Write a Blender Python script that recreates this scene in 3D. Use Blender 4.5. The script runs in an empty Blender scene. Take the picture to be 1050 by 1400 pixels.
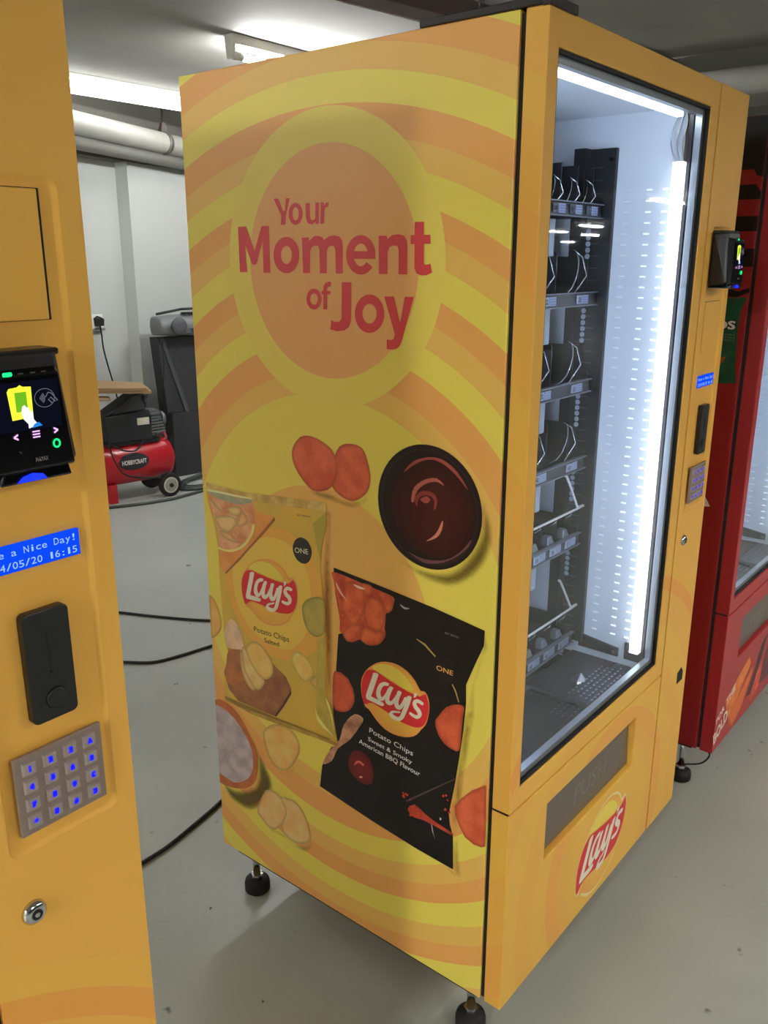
import bpy, bmesh, math, random
from mathutils import Vector, Matrix, noise
from mathutils.geometry import delaunay_2d_cdt
random.seed(7)
SC = bpy.context.scene
COL = SC.collection

# ---------------------------------------------------------------- camera
cam_d = bpy.data.cameras.new('camera')
cam = bpy.data.objects.new('camera', cam_d)
COL.objects.link(cam)
SC.camera = cam
cam_d.sensor_fit = 'VERTICAL'
cam_d.sensor_height = 24.0
cam_d.lens = 1177.1 / 1400 * 24.0
cam_d.clip_start = .02
cam_d.clip_end = 200
yaw, pitch, roll = .8939, -.2858, .002
fw = Vector((math.sin(yaw) * math.cos(pitch), math.cos(yaw) * math.cos(pitch), math.sin(pitch)))
rt = Vector((math.cos(yaw), -math.sin(yaw), 0))
up = rt.cross(fw)
r2 = math.cos(roll) * rt + math.sin(roll) * up
u2 = -math.sin(roll) * rt + math.cos(roll) * up
M = Matrix((r2, u2, -fw)).transposed().to_4x4()
M.translation = Vector((-1.140, -.6349, 1.5035))
cam.matrix_world = M

# ---------------------------------------------------------------- world and exposure
w = bpy.data.worlds.new('dim_basement_air'); SC.world = w; w.use_nodes = True
w.node_tree.nodes['Background'].inputs[0].default_value = (.80, .86, 1.0, 1)
w.node_tree.nodes['Background'].inputs[1].default_value = .02
SC.view_settings.view_transform = 'Standard'
SC.view_settings.look = 'None'
SC.view_settings.gamma = 1
SC.view_settings.use_curve_mapping = False
SC.view_settings.exposure = 0.0
LAMP_W = 175.0          # emission of the fluorescent tubes
LED_W = 8.0            # emission of the LED bars inside the machines
CEIL = 2.5

# ---------------------------------------------------------------- helpers
def lin(c, gain=1.0):
    def f(v):
        v /= 255.0
        return min(.9, gain * (v / 12.92 if v <= .04045 else ((v + .055) / 1.055) ** 2.4))
    return (f(c[0]), f(c[1]), f(c[2]))

MATS = {}
def mat(name, col, rough=.5, metal=0, noise_amt=.06, scale=8, bump=0, emit=0, spec=.5):
    """procedural material: base colour broken up by fine noise"""
    if name in MATS: return MATS[name]
    m = bpy.data.materials.new(name); m.use_nodes = True
    nt = m.node_tree; p = nt.nodes['Principled BSDF']
    c = lin(col)
    tc = nt.nodes.new('ShaderNodeTexCoord'); nz = nt.nodes.new('ShaderNodeTexNoise')
    nz.inputs['Scale'].default_value = scale; nz.inputs['Detail'].default_value = 5
    nt.links.new(tc.outputs['Object'], nz.inputs['Vector'])
    mx = nt.nodes.new('ShaderNodeMix'); mx.data_type = 'RGBA'
    a = [max(0, v * (1 - noise_amt)) for v in c]; b = [min(1, v * (1 + noise_amt)) for v in c]
    mx.inputs[6].default_value = (*a, 1); mx.inputs[7].default_value = (*b, 1)
    nt.links.new(nz.outputs['Fac'], mx.inputs[0])
    nt.links.new(mx.outputs[2], p.inputs['Base Color'])
    p.inputs['Roughness'].default_value = rough
    p.inputs['Metallic'].default_value = metal
    p.inputs['Specular IOR Level'].default_value = spec
    if bump:
        bp = nt.nodes.new('ShaderNodeBump'); bp.inputs['Strength'].default_value = bump
        bp.inputs['Distance'].default_value = .01
        nt.links.new(nz.outputs['Fac'], bp.inputs['Height']); nt.links.new(bp.outputs[0], p.inputs['Normal'])
    if emit:
        nt.links.new(mx.outputs[2], p.inputs['Emission Color'])
        p.inputs['Emission Strength'].default_value = emit
    MATS[name] = m
    return m

def ring_mat(name, centre, axes, stops, rough, gain, prep=None):
    """concentric printed rings: stops = [(radius, colour)...] about a centre on the panel"""
    m = bpy.data.materials.new(name); m.use_nodes = True
    nt = m.node_tree; p = nt.nodes['Principled BSDF']
    tc = nt.nodes.new('ShaderNodeTexCoord'); sp = nt.nodes.new('ShaderNodeSeparateXYZ')
    nt.links.new(tc.outputs['Object'], sp.inputs[0])
    cb = nt.nodes.new('ShaderNodeCombineXYZ')
    for i, a in enumerate(axes):
        s = nt.nodes.new('ShaderNodeMath'); s.operation = 'SUBTRACT'
        nt.links.new(sp.outputs[a], s.inputs[0]); s.inputs[1].default_value = centre[i]
        nt.links.new(s.outputs[0], cb.inputs[i])
    ln = nt.nodes.new('ShaderNodeVectorMath'); ln.operation = 'LENGTH'
    nt.links.new(cb.outputs[0], ln.inputs[0])
    sc = nt.nodes.new('ShaderNodeMath'); sc.operation = 'MULTIPLY'; sc.inputs[1].default_value = .5
    nt.links.new(ln.outputs[1], sc.inputs[0])
    rp = nt.nodes.new('ShaderNodeValToRGB'); rp.color_ramp.interpolation = 'CONSTANT'
    el = rp.color_ramp.elements
    el[0].position = 0; el[0].color = (*lin(stops[0][1], gain), 1)
    el[1].position = stops[1][0] * .5; el[1].color = (*lin(stops[1][1], gain), 1)
    for r, c in stops[2:]:
        e = el.new(min(1, r * .5)); e.color = (*lin(c, gain), 1)
    nt.links.new(sc.outputs[0], rp.inputs[0]); nt.links.new(rp.outputs[0], p.inputs['Base Color'])
    nz = nt.nodes.new('ShaderNodeTexNoise'); nz.inputs['Scale'].default_value = 900
    bp = nt.nodes.new('ShaderNodeBump'); bp.inputs['Strength'].default_value = .06; bp.inputs['Distance'].default_value = .001
    nt.links.new(tc.outputs['Object'], nz.inputs['Vector'])
    nt.links.new(nz.outputs['Fac'], bp.inputs['Height']); nt.links.new(bp.outputs[0], p.inputs['Normal'])
    p.inputs['Roughness'].default_value = rough
    p.inputs['Specular IOR Level'].default_value = .35
    return m

def emis(name, col, s):
    if name in MATS: return MATS[name]
    m = bpy.data.materials.new(name); m.use_nodes = True
    nt = m.node_tree; nt.nodes.remove(nt.nodes['Principled BSDF'])
    e = nt.nodes.new('ShaderNodeEmission'); e.inputs[0].default_value = (*lin(col), 1); e.inputs[1].default_value = s
    nt.links.new(e.outputs[0], nt.nodes['Material Output'].inputs[0])
    MATS[name] = m
    return m

def print_mat(name, alpha=False):
    """vinyl print whose ink colours are stored on the print's own mesh"""
    m = bpy.data.materials.new(name); m.use_nodes = True
    nt = m.node_tree; p = nt.nodes['Principled BSDF']
    at = nt.nodes.new('ShaderNodeAttribute'); at.attribute_name = 'Col'
    nt.links.new(at.outputs['Color'], p.inputs['Base Color'])
    p.inputs['Roughness'].default_value = .42
    p.inputs['Specular IOR Level'].default_value = .35
    if alpha: nt.links.new(at.outputs['Alpha'], p.inputs['Alpha'])
    return m
VINYL = print_mat('printed_vinyl'); VINYL_SOFT = print_mat('printed_vinyl_soft_edge', True)

def link(o, parent=None, label=None, kind=None):
    COL.objects.link(o)
    if parent: o.parent = parent
    if label: o['label'] = label
    if kind: o['kind'] = kind
    return o
def thing(name, label, cat, loc=(0, 0, 0), rz=0, group=None):
    o = bpy.data.objects.new(name, None); o.empty_display_size = .1
    o.location = loc; o.rotation_euler = (0, 0, rz)
    COL.objects.link(o); o['label'] = label; o['category'] = cat
    if group: o['group'] = group
    return o
def tag(o, label, cat, group=None):
    o['label'] = label; o['category'] = cat
    if group: o['group'] = group
    return o

class MB:
    def __init__(s): s.bm = bmesh.new()
    def box(s, x0, x1, y0, y1, z0, z1, mi=0):
        v = [s.bm.verts.new(p) for p in ((x0,y0,z0),(x1,y0,z0),(x1,y1,z0),(x0,y1,z0),(x0,y0,z1),(x1,y0,z1),(x1,y1,z1),(x0,y1,z1))]
        for f in ((0,3,2,1),(4,5,6,7),(0,1,5,4),(1,2,6,5),(2,3,7,6),(3,0,4,7)):
            s.bm.faces.new([v[i] for i in f]).material_index = mi
        return s
    def hull(s, lo, hi):
        """prism between two loops of points"""
        a = [s.bm.verts.new(p) for p in lo]; b = [s.bm.verts.new(p) for p in hi]; n = len(a)
        s.bm.faces.new(a[::-1]); s.bm.faces.new(b)
        for i in range(n): s.bm.faces.new((a[i], a[(i+1) % n], b[(i+1) % n], b[i]))
        return s
    def lathe(s, prof, c=(0,0,0), axis='z', n=24, smooth=True, mi=0):
        """prof = [(radius, height)...] about an axis through c"""
        ax = {'x': lambda r,t,h: (h, r*math.cos(t), r*math.sin(t)), 'y': lambda r,t,h: (r*math.cos(t), h, r*math.sin(t)), 'z': lambda r,t,h: (r*math.cos(t), r*math.sin(t), h)}[axis]
        rows = []
        for r, h in prof:
            rows.append([s.bm.verts.new(Vector(c) + Vector(ax(r, 2*math.pi*i/n, h))) for i in range(n)])
        for a, b in zip(rows, rows[1:]):
            for i in range(n):
                f = s.bm.faces.new((a[i], a[(i+1) % n], b[(i+1) % n], b[i])); f.smooth = smooth; f.material_index = mi
        for row, rev in ((rows[0], True), (rows[-1], False)):
            f = s.bm.faces.new(row[::-1] if rev else row); f.material_index = mi
        return s
    def tube(s, pts, r, n=8, closed=False):
        pts = [Vector(p) for p in pts]; rows = []; N = len(pts)
        prev = None
        for i, p in enumerate(pts):
            if closed: t = pts[(i+1) % N] - pts[i-1]
            else: t = pts[min(i+1, N-1)] - pts[max(i-1, 0)]
            t.normalize()
            u = prev if prev else (Vector((0,0,1)) if abs(t.z) < .9 else Vector((1,0,0)))
            u = (u - t * u.dot(t)).normalized(); prev = u; v = t.cross(u)
            rr = r[i] if hasattr(r, '__len__') else r
            rows.append([s.bm.verts.new(p + rr*(math.cos(2*math.pi*k/n)*u + math.sin(2*math.pi*k/n)*v)) for k in range(n)])
        pairs = list(zip(rows, rows[1:])) + ([(rows[-1], rows[0])] if closed else [])
        for a, b in pairs:
            for k in range(n):
                f = s.bm.faces.new((a[k], a[(k+1) % n], b[(k+1) % n], b[k])); f.smooth = True
        if not closed: s.bm.faces.new(rows[0][::-1]); s.bm.faces.new(rows[-1])
        return s
    def build(s, name, m, parent=None, label=None, kind=None, bevel=0, loc=None, seg=2):
        bmesh.ops.recalc_face_normals(s.bm, faces=s.bm.faces)
        me = bpy.data.meshes.new(name); s.bm.to_mesh(me); s.bm.free()
        for k in (m if isinstance(m, (list, tuple)) else [m]): me.materials.append(k)
        o = bpy.data.objects.new(name, me)
        if loc: o.location = loc
        if bevel:
            b = o.modifiers.new('bevel', 'BEVEL'); b.width = bevel; b.segments = seg; b.limit_method = 'ANGLE'; b.angle_limit = .6
        return link(o, parent, label, kind)

def curve_pts(P, n=8):
    P = [Vector(p) for p in P]; out = []
    for i in range(len(P)-1):
        a, b, c, d = P[max(i-1,0)], P[i], P[i+1], P[min(i+2,len(P)-1)]
        for k in range(n):
            t = k/n
            out.append(.5*((2*b)+(c-a)*t+(2*a-5*b+4*c-d)*t*t+(3*b-a-3*c+d)*t**3))
    return out + [P[-1]]

def rrect(x0, x1, z0, z1, r, n=5):
    out = []
    for cx, cz, a0 in ((x1-r, z1-r, 0), (x0+r, z1-r, 90), (x0+r, z0+r, 180), (x1-r, z0+r, 270)):
        for k in range(n+1):
            a = math.radians(a0 + 90*k/n); out.append((cx + r*math.cos(a), cz + r*math.sin(a)))
    return out

def tri2d(loops, extra=()):
    vs, es = [], []
    for L in loops:
        b = len(vs); vs += [Vector(p) for p in L]
        es += [(b+i, b+(i+1) % len(L)) for i in range(len(L))]
    vs += [Vector(p) for p in extra]
    r = delaunay_2d_cdt(vs, es, [], 2 if len(loops) > 1 else 1, 1e-6)
    return r[0], r[2]
def inside(p, L):
    c = False; x, y = p; n = len(L); j = n-1
    for i in range(n):
        xi, yi = L[i]; xj, yj = L[j]
        if (yi > y) != (yj > y) and x < (xj-xi)*(y-yi)/(yj-yi)+xi: c = not c
        j = i
    return c
def plate(name, outer, holes, y0, y1, m, parent, bevel=0, label=None):
    """upright plate in the xz plane with holes, from depth y0 (front) to y1 (back)"""
    vs, es = [], []
    for L in [outer] + holes:
        b = len(vs); vs += [Vector(p) for p in L]; es += [(b+i, b+(i+1) % len(L)) for i in range(len(L))]
    r = delaunay_2d_cdt(vs, es, [], 0, 1e-6); V, T = r[0], r[2]
    keep = []
    for f in T:
        cx = sum(V[i][0] for i in f)/3; cz = sum(V[i][1] for i in f)/3
        if inside((cx, cz), outer) and not any(inside((cx, cz), h) for h in holes): keep.append(f)
    bm = bmesh.new()
    F = [bm.verts.new((v[0], y0, v[1])) for v in V]; B = [bm.verts.new((v[0], y1, v[1])) for v in V]
    cnt = {}
    for f in keep:
        bm.faces.new([F[i] for i in f]); bm.faces.new([B[i] for i in f][::-1])
        for k in range(3):
            e = (f[k], f[(k+1) % 3]); cnt[tuple(sorted(e))] = cnt.get(tuple(sorted(e)), 0)+1
    for (a, b), n_ in cnt.items():
        if n_ == 1: bm.faces.new((F[a], F[b], B[b], B[a]))
    bmesh.ops.remove_doubles(bm, verts=bm.verts, dist=1e-6)
    bmesh.ops.dissolve_limit(bm, angle_limit=.01, verts=bm.verts, edges=bm.edges)
    mb = MB(); mb.bm.free(); mb.bm = bm
    return mb.build(name, m, parent, label, bevel=bevel)

# surfaces that prints lie on: (a, b, layer) -> local point of the machine
def on_side(a, b, l): return Vector((-.00018*l, a, b))
def on_front(a, b, l): return Vector((a, -.00018*l, b))
def red_side(a, b, l): return Vector((-.00018*l, a, b))
GAIN = 1.7
_n = [0]

def decal(name, pts, col, surf, layer, parent, kind='flat', col2=None, label=None, gain=None):
    g = GAIN if gain is None else gain
    c1 = Vector(lin(col, g)); c2 = Vector(lin(col2, g)) if col2 else c1
    xs = [p[0] for p in pts]; ys = [p[1] for p in pts]
    cx, cy = sum(xs)/len(xs), sum(ys)/len(ys); R = max(math.hypot(x-cx, y-cy) for x, y in pts)
    extra = []
    if kind != 'flat':
        st = max(.0035, R/45)
        if kind == 'shade': st = max(.006, R/30)
        x = min(xs)+st/2
        while x < max(xs):
            y = min(ys)+st/2
            while y < max(ys):
                q = (x+random.uniform(-.2,.2)*st, y+random.uniform(-.2,.2)*st)
                if inside(q, pts): extra.append(q)
                y += st
            x += st
    V, T = tri2d([pts], extra)
    _n[0] += 1; layer = layer+(_n[0] % 60)*.014
    me = bpy.data.meshes.new(name)
    me.from_pydata([surf(v[0], v[1], layer) for v in V], [], [list(f) for f in T])
    ca = me.color_attributes.new('Col', 'FLOAT_COLOR', 'POINT')
    n = len(pts)
    for i, v in enumerate(V):
        a = 1.0; t = 0
        if kind == 'radial': t = min(1, math.hypot(v[0]-cx, v[1]-cy)/R); t = t*t
        elif kind == 'mottle': t = min(1, max(0, .5+.9*noise.noise(Vector((v[0]*38, v[1]*38, layer)))+.5*noise.noise(Vector((v[0]*150, v[1]*150, 3)))))
        elif kind == 'bag': t = min(1, max(0, .5+.8*noise.noise(Vector((v[0]*14, v[1]*9, 2)))))
        edge = 'chip_print' in name or 'potato' in name or 'tortilla' in name
        if kind == 'shade' or edge:
            d = 9
            for k in range(n):
                ax, ay = pts[k]; bx, by = pts[(k+1) % n]; dx, dy = bx-ax, by-ay; L2 = dx*dx+dy*dy or 1e-12
                s = max(0, min(1, ((v[0]-ax)*dx+(v[1]-ay)*dy)/L2)); d = min(d, math.hypot(v[0]-ax-s*dx, v[1]-ay-s*dy))
            if kind == 'shade': s = min(1, d/.016); a = .72*s*s*(3-2*s)
        c = c1.lerp(c2, t)
        if edge: c = c*(.62+.38*min(1, d/.007))      # darker rim of the printed crisp
        ca.data[i].color = (c[0], c[1], c[2], a)
    me.materials.append(VINYL_SOFT if kind == 'shade' else VINYL)
    return link(bpy.data.objects.new(name, me), parent, label)

_fc = {}
def font_mesh(s, bold):
    cu = bpy.data.curves.new('lettering', 'FONT'); cu.body = s; cu.size = 1; cu.offset = bold; cu.resolution_u = 3
    cu.fill_mode = 'FRONT'
    o = bpy.data.objects.new('lettering', cu); COL.objects.link(o)
    me = bpy.data.meshes.new_from_object(o)
    V = [(v.co.x, v.co.y) for v in me.vertices]; F = [list(p.vertices) for p in me.polygons]
    bpy.data.objects.remove(o); bpy.data.meshes.remove(me); bpy.data.curves.remove(cu)
    return V, F
def text(s, p0, p1, cap, surf, layer, parent, col=None, m=None, bold=.0, name='lettering', slant=0, gain=None, fat=1):
    """lettering on a surface from baseline start p0 to baseline end p1 with capital height cap"""
    V, F = font_mesh(s, min(bold, 0))
    x0 = min(v[0] for v in V); x1 = max(v[0] for v in V)
    d = Vector(p1)-Vector(p0); up2 = Vector((-d[1], d[0])).normalized()
    if surf in (on_side, red_side): up2 = Vector((d[1], -d[0])).normalized()
    if up2[1] < 0: up2 = -up2
    me = bpy.data.meshes.new(name); P = []; FF = []
    # heavier weights: the same outlines set off by a hair in a small circle
    n = (8 if bold > .02 else 4) if bold > 0 else 0
    off = [(0, 0)]+[(bold*a_, bold*b_) for a_, b_ in ((1, 1), (-1, 1), (-1, -1), (1, -1), (1, 0), (0, 1), (-1, 0), (0, -1))[:n]]
    B = max(bold, 0)
    for k, (ox, oy) in enumerate(off):
        b0 = len(P)
        for v in V:
            fx = (v[0]+ox-x0+B)/(x1-x0+2*B); fy = (v[1]+oy+B)/(.73+2*B)*cap
            q = Vector(p0)+d*fx + up2*fy + d.normalized()*slant*fy
            P.append(surf(q[0], q[1], layer+.1*k/(n+1)))
        FF += [[i+b0 for i in f] for f in F]
    me.from_pydata(P, [], FF)
    if m: me.materials.append(m)
    else:
        ca = me.color_attributes.new('Col', 'FLOAT_COLOR', 'POINT'); c = lin(col, GAIN if gain is None else gain)
        for dd in ca.data: dd.color = (*c, 1)
        me.materials.append(VINYL)
    return link(bpy.data.objects.new(name, me), parent)
def circle(cx, cy, r, n=72): return [(cx+r*math.cos(2*math.pi*k/n), cy+r*math.sin(2*math.pi*k/n)) for k in range(n)]
ART_ITEMS = [
  ('chip_print',3,'mottle',(186,92,60),(168,72,48),[5019,11618,4982,11676,4932,11737,4875,11792,4815,11835,4753,11861,4685,11876,4615,11882,4544,11881,4470,11873,4393,11857,4317,11834,4244,11807,4173,11776,4103,11741,4039,11698,3989,11646,3952,11582,3926,11507,3910,11428,3906,11350,3915,11272,3936,11192,3966,11116,4000,11052,4038,11003,4082,10965,4132,10933,4190,10906,4261,10880,4341,10858,4423,10844,4497,10843,4560,10857,4617,10884,4672,10921,4727,10963,4788,11012,4850,11070,4908,11131,4956,11190,4992,11246,5020,11302,5040,11356,5051,11410,5056,11463,5054,11515,5043,11566],None),
  ('chip_print',2,'mottle',(186,92,60),(168,72,48),[3991,11506,3970,11574,3935,11650,3890,11721,3841,11778,3785,11816,3723,11842,3656,11858,3589,11866,3517,11869,3441,11866,3369,11851,3309,11822,3262,11776,3226,11714,3197,11643,3172,11571,3148,11495,3128,11413,3116,11330,3118,11252,3133,11179,3160,11108,3197,11041,3244,10982,3304,10928,3376,10879,3454,10840,3529,10815,3603,10807,3678,10814,3752,10831,3819,10855,3886,10884,3953,10922,4007,10967,4038,11018,4033,11079,4002,11149,3965,11222,3944,11288,3951,11345,3971,11397,3990,11449],None),
  ('sauce_bowl_print',3,'flat',(22,14,17),None,[2941,10990,2935,11097,2920,11203,2894,11306,2858,11407,2812,11503,2757,11595,2694,11680,2622,11759,2543,11831,2457,11894,2366,11949,2270,11995,2169,12031,2066,12057,1960,12072,1853,12078,1747,12072,1641,12057,1538,12031,1437,11995,1341,11949,1249,11894,1164,11831,1085,11759,1013,11680,949,11595,895,11503,849,11407,813,11306,787,11203,771,11097,766,10990,771,10884,787,10778,813,10675,849,10574,895,10478,949,10386,1013,10301,1085,10222,1164,10150,1249,10086,1341,10032,1437,9986,1538,9950,1641,9924,1747,9908,1853,9903,1960,9908,2066,9924,2169,9950,2270,9986,2366,10032,2457,10086,2543,10150,2622,10222,2694,10301,2757,10386,2812,10478,2858,10574,2894,10675,2920,10778,2935,10884],None),
  ('bowl_rim_highlight',3.2,'flat',(34,23,27),None,[2865,10990,2860,11090,2845,11188,2821,11284,2788,11377,2745,11467,2694,11552,2635,11632,2568,11705,2495,11772,2415,11831,2330,11882,2240,11925,2147,11958,2051,11982,1953,11997,1853,12002,1754,11997,1656,11982,1560,11958,1466,11925,1377,11882,1292,11831,1212,11772,1138,11705,1072,11632,1013,11552,962,11467,919,11377,886,11284,862,11188,847,11090,842,10990,847,10891,862,10793,886,10697,919,10604,962,10514,1013,10429,1072,10349,1138,10275,1212,10209,1292,10150,1377,10099,1466,10056,1560,10023,1656,9999,1754,9984,1853,9979,1953,9984,2051,9999,2147,10023,2240,10056,2330,10099,2415,10150,2495,10209,2568,10275,2635,10349,2694,10429,2745,10514,2788,10604,2821,10697,2845,10793,2860,10891],None),
  ('bowl_inside_print',3.4,'flat',(20,11,14),None,[2832,10990,2827,11086,2813,11181,2790,11275,2757,11365,2716,11452,2667,11534,2610,11611,2545,11682,2474,11747,2397,11804,2315,11853,2228,11895,2137,11927,2044,11950,1949,11964,1853,11969,1758,11964,1663,11950,1569,11927,1479,11895,1392,11853,1310,11804,1233,11747,1162,11682,1097,11611,1040,11534,990,11452,949,11365,917,11275,894,11181,880,11086,875,10990,880,10895,894,10800,917,10706,949,10616,990,10529,1040,10447,1097,10370,1162,10299,1233,10234,1310,10177,1392,10127,1479,10086,1569,10054,1663,10031,1758,10017,1853,10012,1949,10017,2044,10031,2137,10054,2228,10086,2315,10127,2397,10177,2474,10234,2545,10299,2610,10370,2667,10447,2716,10529,2757,10616,2790,10706,2813,10800,2827,10895],None),
  ('sauce_print',4,'radial',(52,14,14),(36,9,10),[2639,10986,2634,11071,2622,11155,2601,11237,2573,11317,2536,11394,2493,11466,2442,11534,2385,11597,2322,11654,2254,11705,2182,11748,2105,11785,2025,11813,1943,11834,1859,11846,1774,11851,1689,11846,1605,11834,1523,11813,1443,11785,1366,11748,1294,11705,1226,11654,1163,11597,1106,11534,1055,11466,1012,11394,975,11317,947,11237,926,11155,914,11071,909,10986,914,10901,926,10817,947,10735,975,10655,1012,10578,1055,10506,1106,10438,1163,10375,1226,10318,1294,10267,1366,10224,1443,10187,1523,10159,1605,10138,1689,10126,1774,10121,1859,10126,1943,10138,2025,10159,2105,10187,2182,10224,2254,10267,2322,10318,2385,10375,2442,10438,2493,10506,2536,10578,2573,10655,2601,10735,2622,10817,2634,10901],None),
  ('sauce_highlight',5,'flat',(150,82,70),None,[2203,11081,2196,11145,2178,11228,2142,11304,2082,11368,2005,11425,1924,11471,1841,11506,1754,11530,1678,11536,1609,11509,1549,11463,1524,11433,1550,11440,1610,11463,1677,11474,1745,11464,1820,11441,1892,11408,1960,11365,2025,11312,2078,11252,2113,11175,2137,11091,2157,11036,2179,11025,2197,11044],None),
  ('sauce_highlight',5,'flat',(170,105,88),None,[1538,10833,1531,10805,1533,10740,1547,10673,1571,10615,1606,10555,1654,10503,1732,10453,1823,10410,1872,10393,1845,10418,1778,10469,1717,10522,1680,10565,1649,10610,1620,10659,1589,10726,1558,10798],None),
  ('sauce_highlight',5,'flat',(130,62,54),None,[2012,11115,1984,11142,1933,11172,1887,11189,1852,11186,1822,11170,1805,11151,1807,11128,1821,11102,1841,11082,1867,11070,1898,11065,1929,11066,1965,11077,2000,11094],None),
  ('sauce_highlight',5,'flat',(112,44,38),None,[2073,10971,2098,10993,2129,11041,2139,11093,2115,11146,2070,11203,2014,11247,1945,11272,1865,11284,1796,11284,1743,11268,1700,11238,1670,11201,1658,11151,1659,11093,1667,11045,1685,11009,1710,10983,1727,10982,1725,11021,1715,11086,1718,11140,1743,11174,1781,11199,1825,11211,1881,11207,1943,11192,1994,11171,2024,11145,2042,11114,2056,11081,2063,11037,2065,10991],None),
  ('bowl_rim_highlight',5,'flat',(86,52,58),None,[2255,10119,2192,10108,2049,10076,1897,10060,1752,10074,1597,10104,1459,10148,1345,10207,1248,10280,1161,10357,1078,10453,1006,10553,962,10609,956,10593,977,10534,1016,10467,1068,10404,1138,10334,1218,10265,1308,10199,1409,10134,1519,10080,1640,10037,1769,10004,1896,9995,2044,10028,2189,10084],None),
  ('sauce_highlight',5,'flat',(128,58,52),None,[2370,11532,2342,11578,2268,11665,2180,11743,2086,11795,1977,11837,1870,11866,1768,11882,1666,11885,1565,11869,1461,11830,1357,11772,1263,11703,1168,11602,1082,11491,1050,11435,1104,11479,1213,11579,1321,11668,1412,11729,1503,11779,1594,11814,1685,11833,1777,11837,1869,11825,1964,11794,2059,11747,2148,11696,2241,11630,2328,11560],None),
  ('yellow_chip_bag',3,'bag',(186,152,62),(170,148,64),[7632,10500,6481,10484,5260,10586,4199,10666,4185,10404,4307,9882,4381,9318,4328,9013,4316,8452,4258,7645,4269,6710,4133,6195,4014,5625,4906,5555,6187,5479,7417,5454,7375,6191,7173,6585,7304,6966,7335,7648,7362,8452,7351,9072,7444,9617,7635,10181],'printed yellow bag of salted potato chips'),
  ('bag_ring',4,'flat',(196,146,66),None,[6296,9758,6179,9799,6049,9838,5915,9870,5780,9893,5645,9907,5508,9915,5371,9910,5236,9888,5100,9849,4962,9794,4833,9723,4720,9638,4626,9538,4546,9422,4480,9292,4426,9149,4387,8986,4362,8806,4347,8621,4342,8445,4342,8277,4350,8110,4371,7952,4410,7809,4468,7682,4543,7569,4634,7467,4739,7373,4861,7288,5002,7211,5150,7145,5296,7094,5439,7058,5584,7034,5729,7025,5869,7029,6004,7047,6137,7078,6266,7124,6392,7186,6516,7268,6637,7367,6752,7478,6852,7597,6937,7727,7010,7869,7071,8014,7122,8154,7163,8286,7195,8414,7212,8540,7208,8665,7177,8790,7124,8914,7057,9035,6988,9150,6914,9263,6832,9373,6746,9474,6659,9560,6574,9626,6489,9676,6398,9718],None),
  ('bag_ring',5,'flat',(198,164,72),None,[6375,9408,6259,9474,6127,9544,5987,9607,5848,9651,5709,9674,5567,9684,5428,9677,5299,9655,5181,9615,5071,9559,4971,9488,4884,9403,4810,9303,4749,9187,4700,9061,4664,8931,4643,8796,4635,8654,4640,8508,4655,8362,4680,8212,4715,8057,4765,7907,4833,7770,4924,7641,5035,7519,5158,7414,5286,7337,5421,7295,5566,7281,5713,7286,5855,7299,5991,7320,6126,7354,6255,7400,6375,7460,6489,7536,6598,7627,6695,7730,6774,7842,6832,7967,6874,8105,6902,8246,6920,8381,6928,8511,6925,8640,6911,8762,6886,8870,6850,8960,6803,9037,6747,9106,6685,9173,6620,9236,6551,9294,6471,9350],None),
  ('bag_seal',5,'mottle',(158,124,66),(186,166,96),[7632,10500,6481,10484,5260,10586,4199,10666,4193,10497,4848,10434,5922,10359,6961,10340,7611,10313],None),
  ('bag_seal_shine',6,'flat',(215,190,150),None,[7587,10354,7407,10368,7160,10380,6900,10385,6644,10388,6412,10393,6245,10395,6192,10387,6246,10374,6440,10358,6698,10343,6964,10338,7216,10334,7420,10325,7563,10321,7623,10335],None),
  ('bag_seal',6,'mottle',(150,142,112),(128,132,112),[7591,10307,7425,10325,7163,10334,6877,10334,6598,10334,6368,10358,6222,10364,6247,10305,6330,10222,6363,10130,6414,10064,6521,10084,6662,10126,6834,10137,7020,10151,7211,10189,7383,10233,7536,10273],None),
  ('wood_table_print',5,'mottle',(186,122,62),(196,134,72),[7606,10286,7384,10215,6915,10170,6248,10342,6112,10156,5823,10122,5608,10128,5589,10045,5840,9803,6307,9367,6741,8959,7152,8554,7330,8694,7338,9110,7306,9342,7423,9729,7542,9929],None),
  ('glass_bowl_print',6,'mottle',(176,112,74),(196,150,112),[7544,10223,7518,10246,7468,10231,7384,10215,7244,10206,7070,10196,6914,10188,6800,10183,6703,10182,6607,10190,6498,10219,6389,10258,6301,10280,6244,10273,6208,10249,6182,10213,6164,10167,6157,10109,6155,10042,6157,9962,6165,9873,6182,9788,6210,9712,6246,9641,6295,9568,6358,9490,6433,9412,6510,9342,6588,9282,6668,9231,6751,9189,6837,9158,6925,9136,7017,9122,7129,9112,7244,9111,7323,9132,7334,9185,7307,9261,7293,9345,7312,9434,7343,9530,7378,9626,7415,9717,7456,9806,7490,9901,7520,10018,7544,10139],None),
  ('bowl_rim_print',7,'flat',(216,186,112),None,[7331,9130,7256,9121,7150,9112,7034,9126,6910,9155,6788,9200,6669,9262,6555,9349,6453,9445,6376,9529,6317,9618,6275,9734,6242,9830,6197,9861,6167,9845,6178,9772,6214,9674,6267,9582,6337,9487,6419,9392,6513,9305,6615,9234,6726,9176,6847,9124,6967,9086,7079,9071,7180,9068,7271,9071,7335,9082,7354,9108],None),
  ('chip_print',7,'mottle',(212,168,112),(192,144,92),[7392,9790,7244,9838,7029,9882,6857,9901,6770,9883,6725,9841,6710,9793,6727,9738,6773,9677,6825,9624,6873,9583,6926,9549,6988,9527,7066,9522,7153,9529,7224,9545,7268,9568,7298,9599,7323,9637,7371,9685,7415,9740],None),
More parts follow.
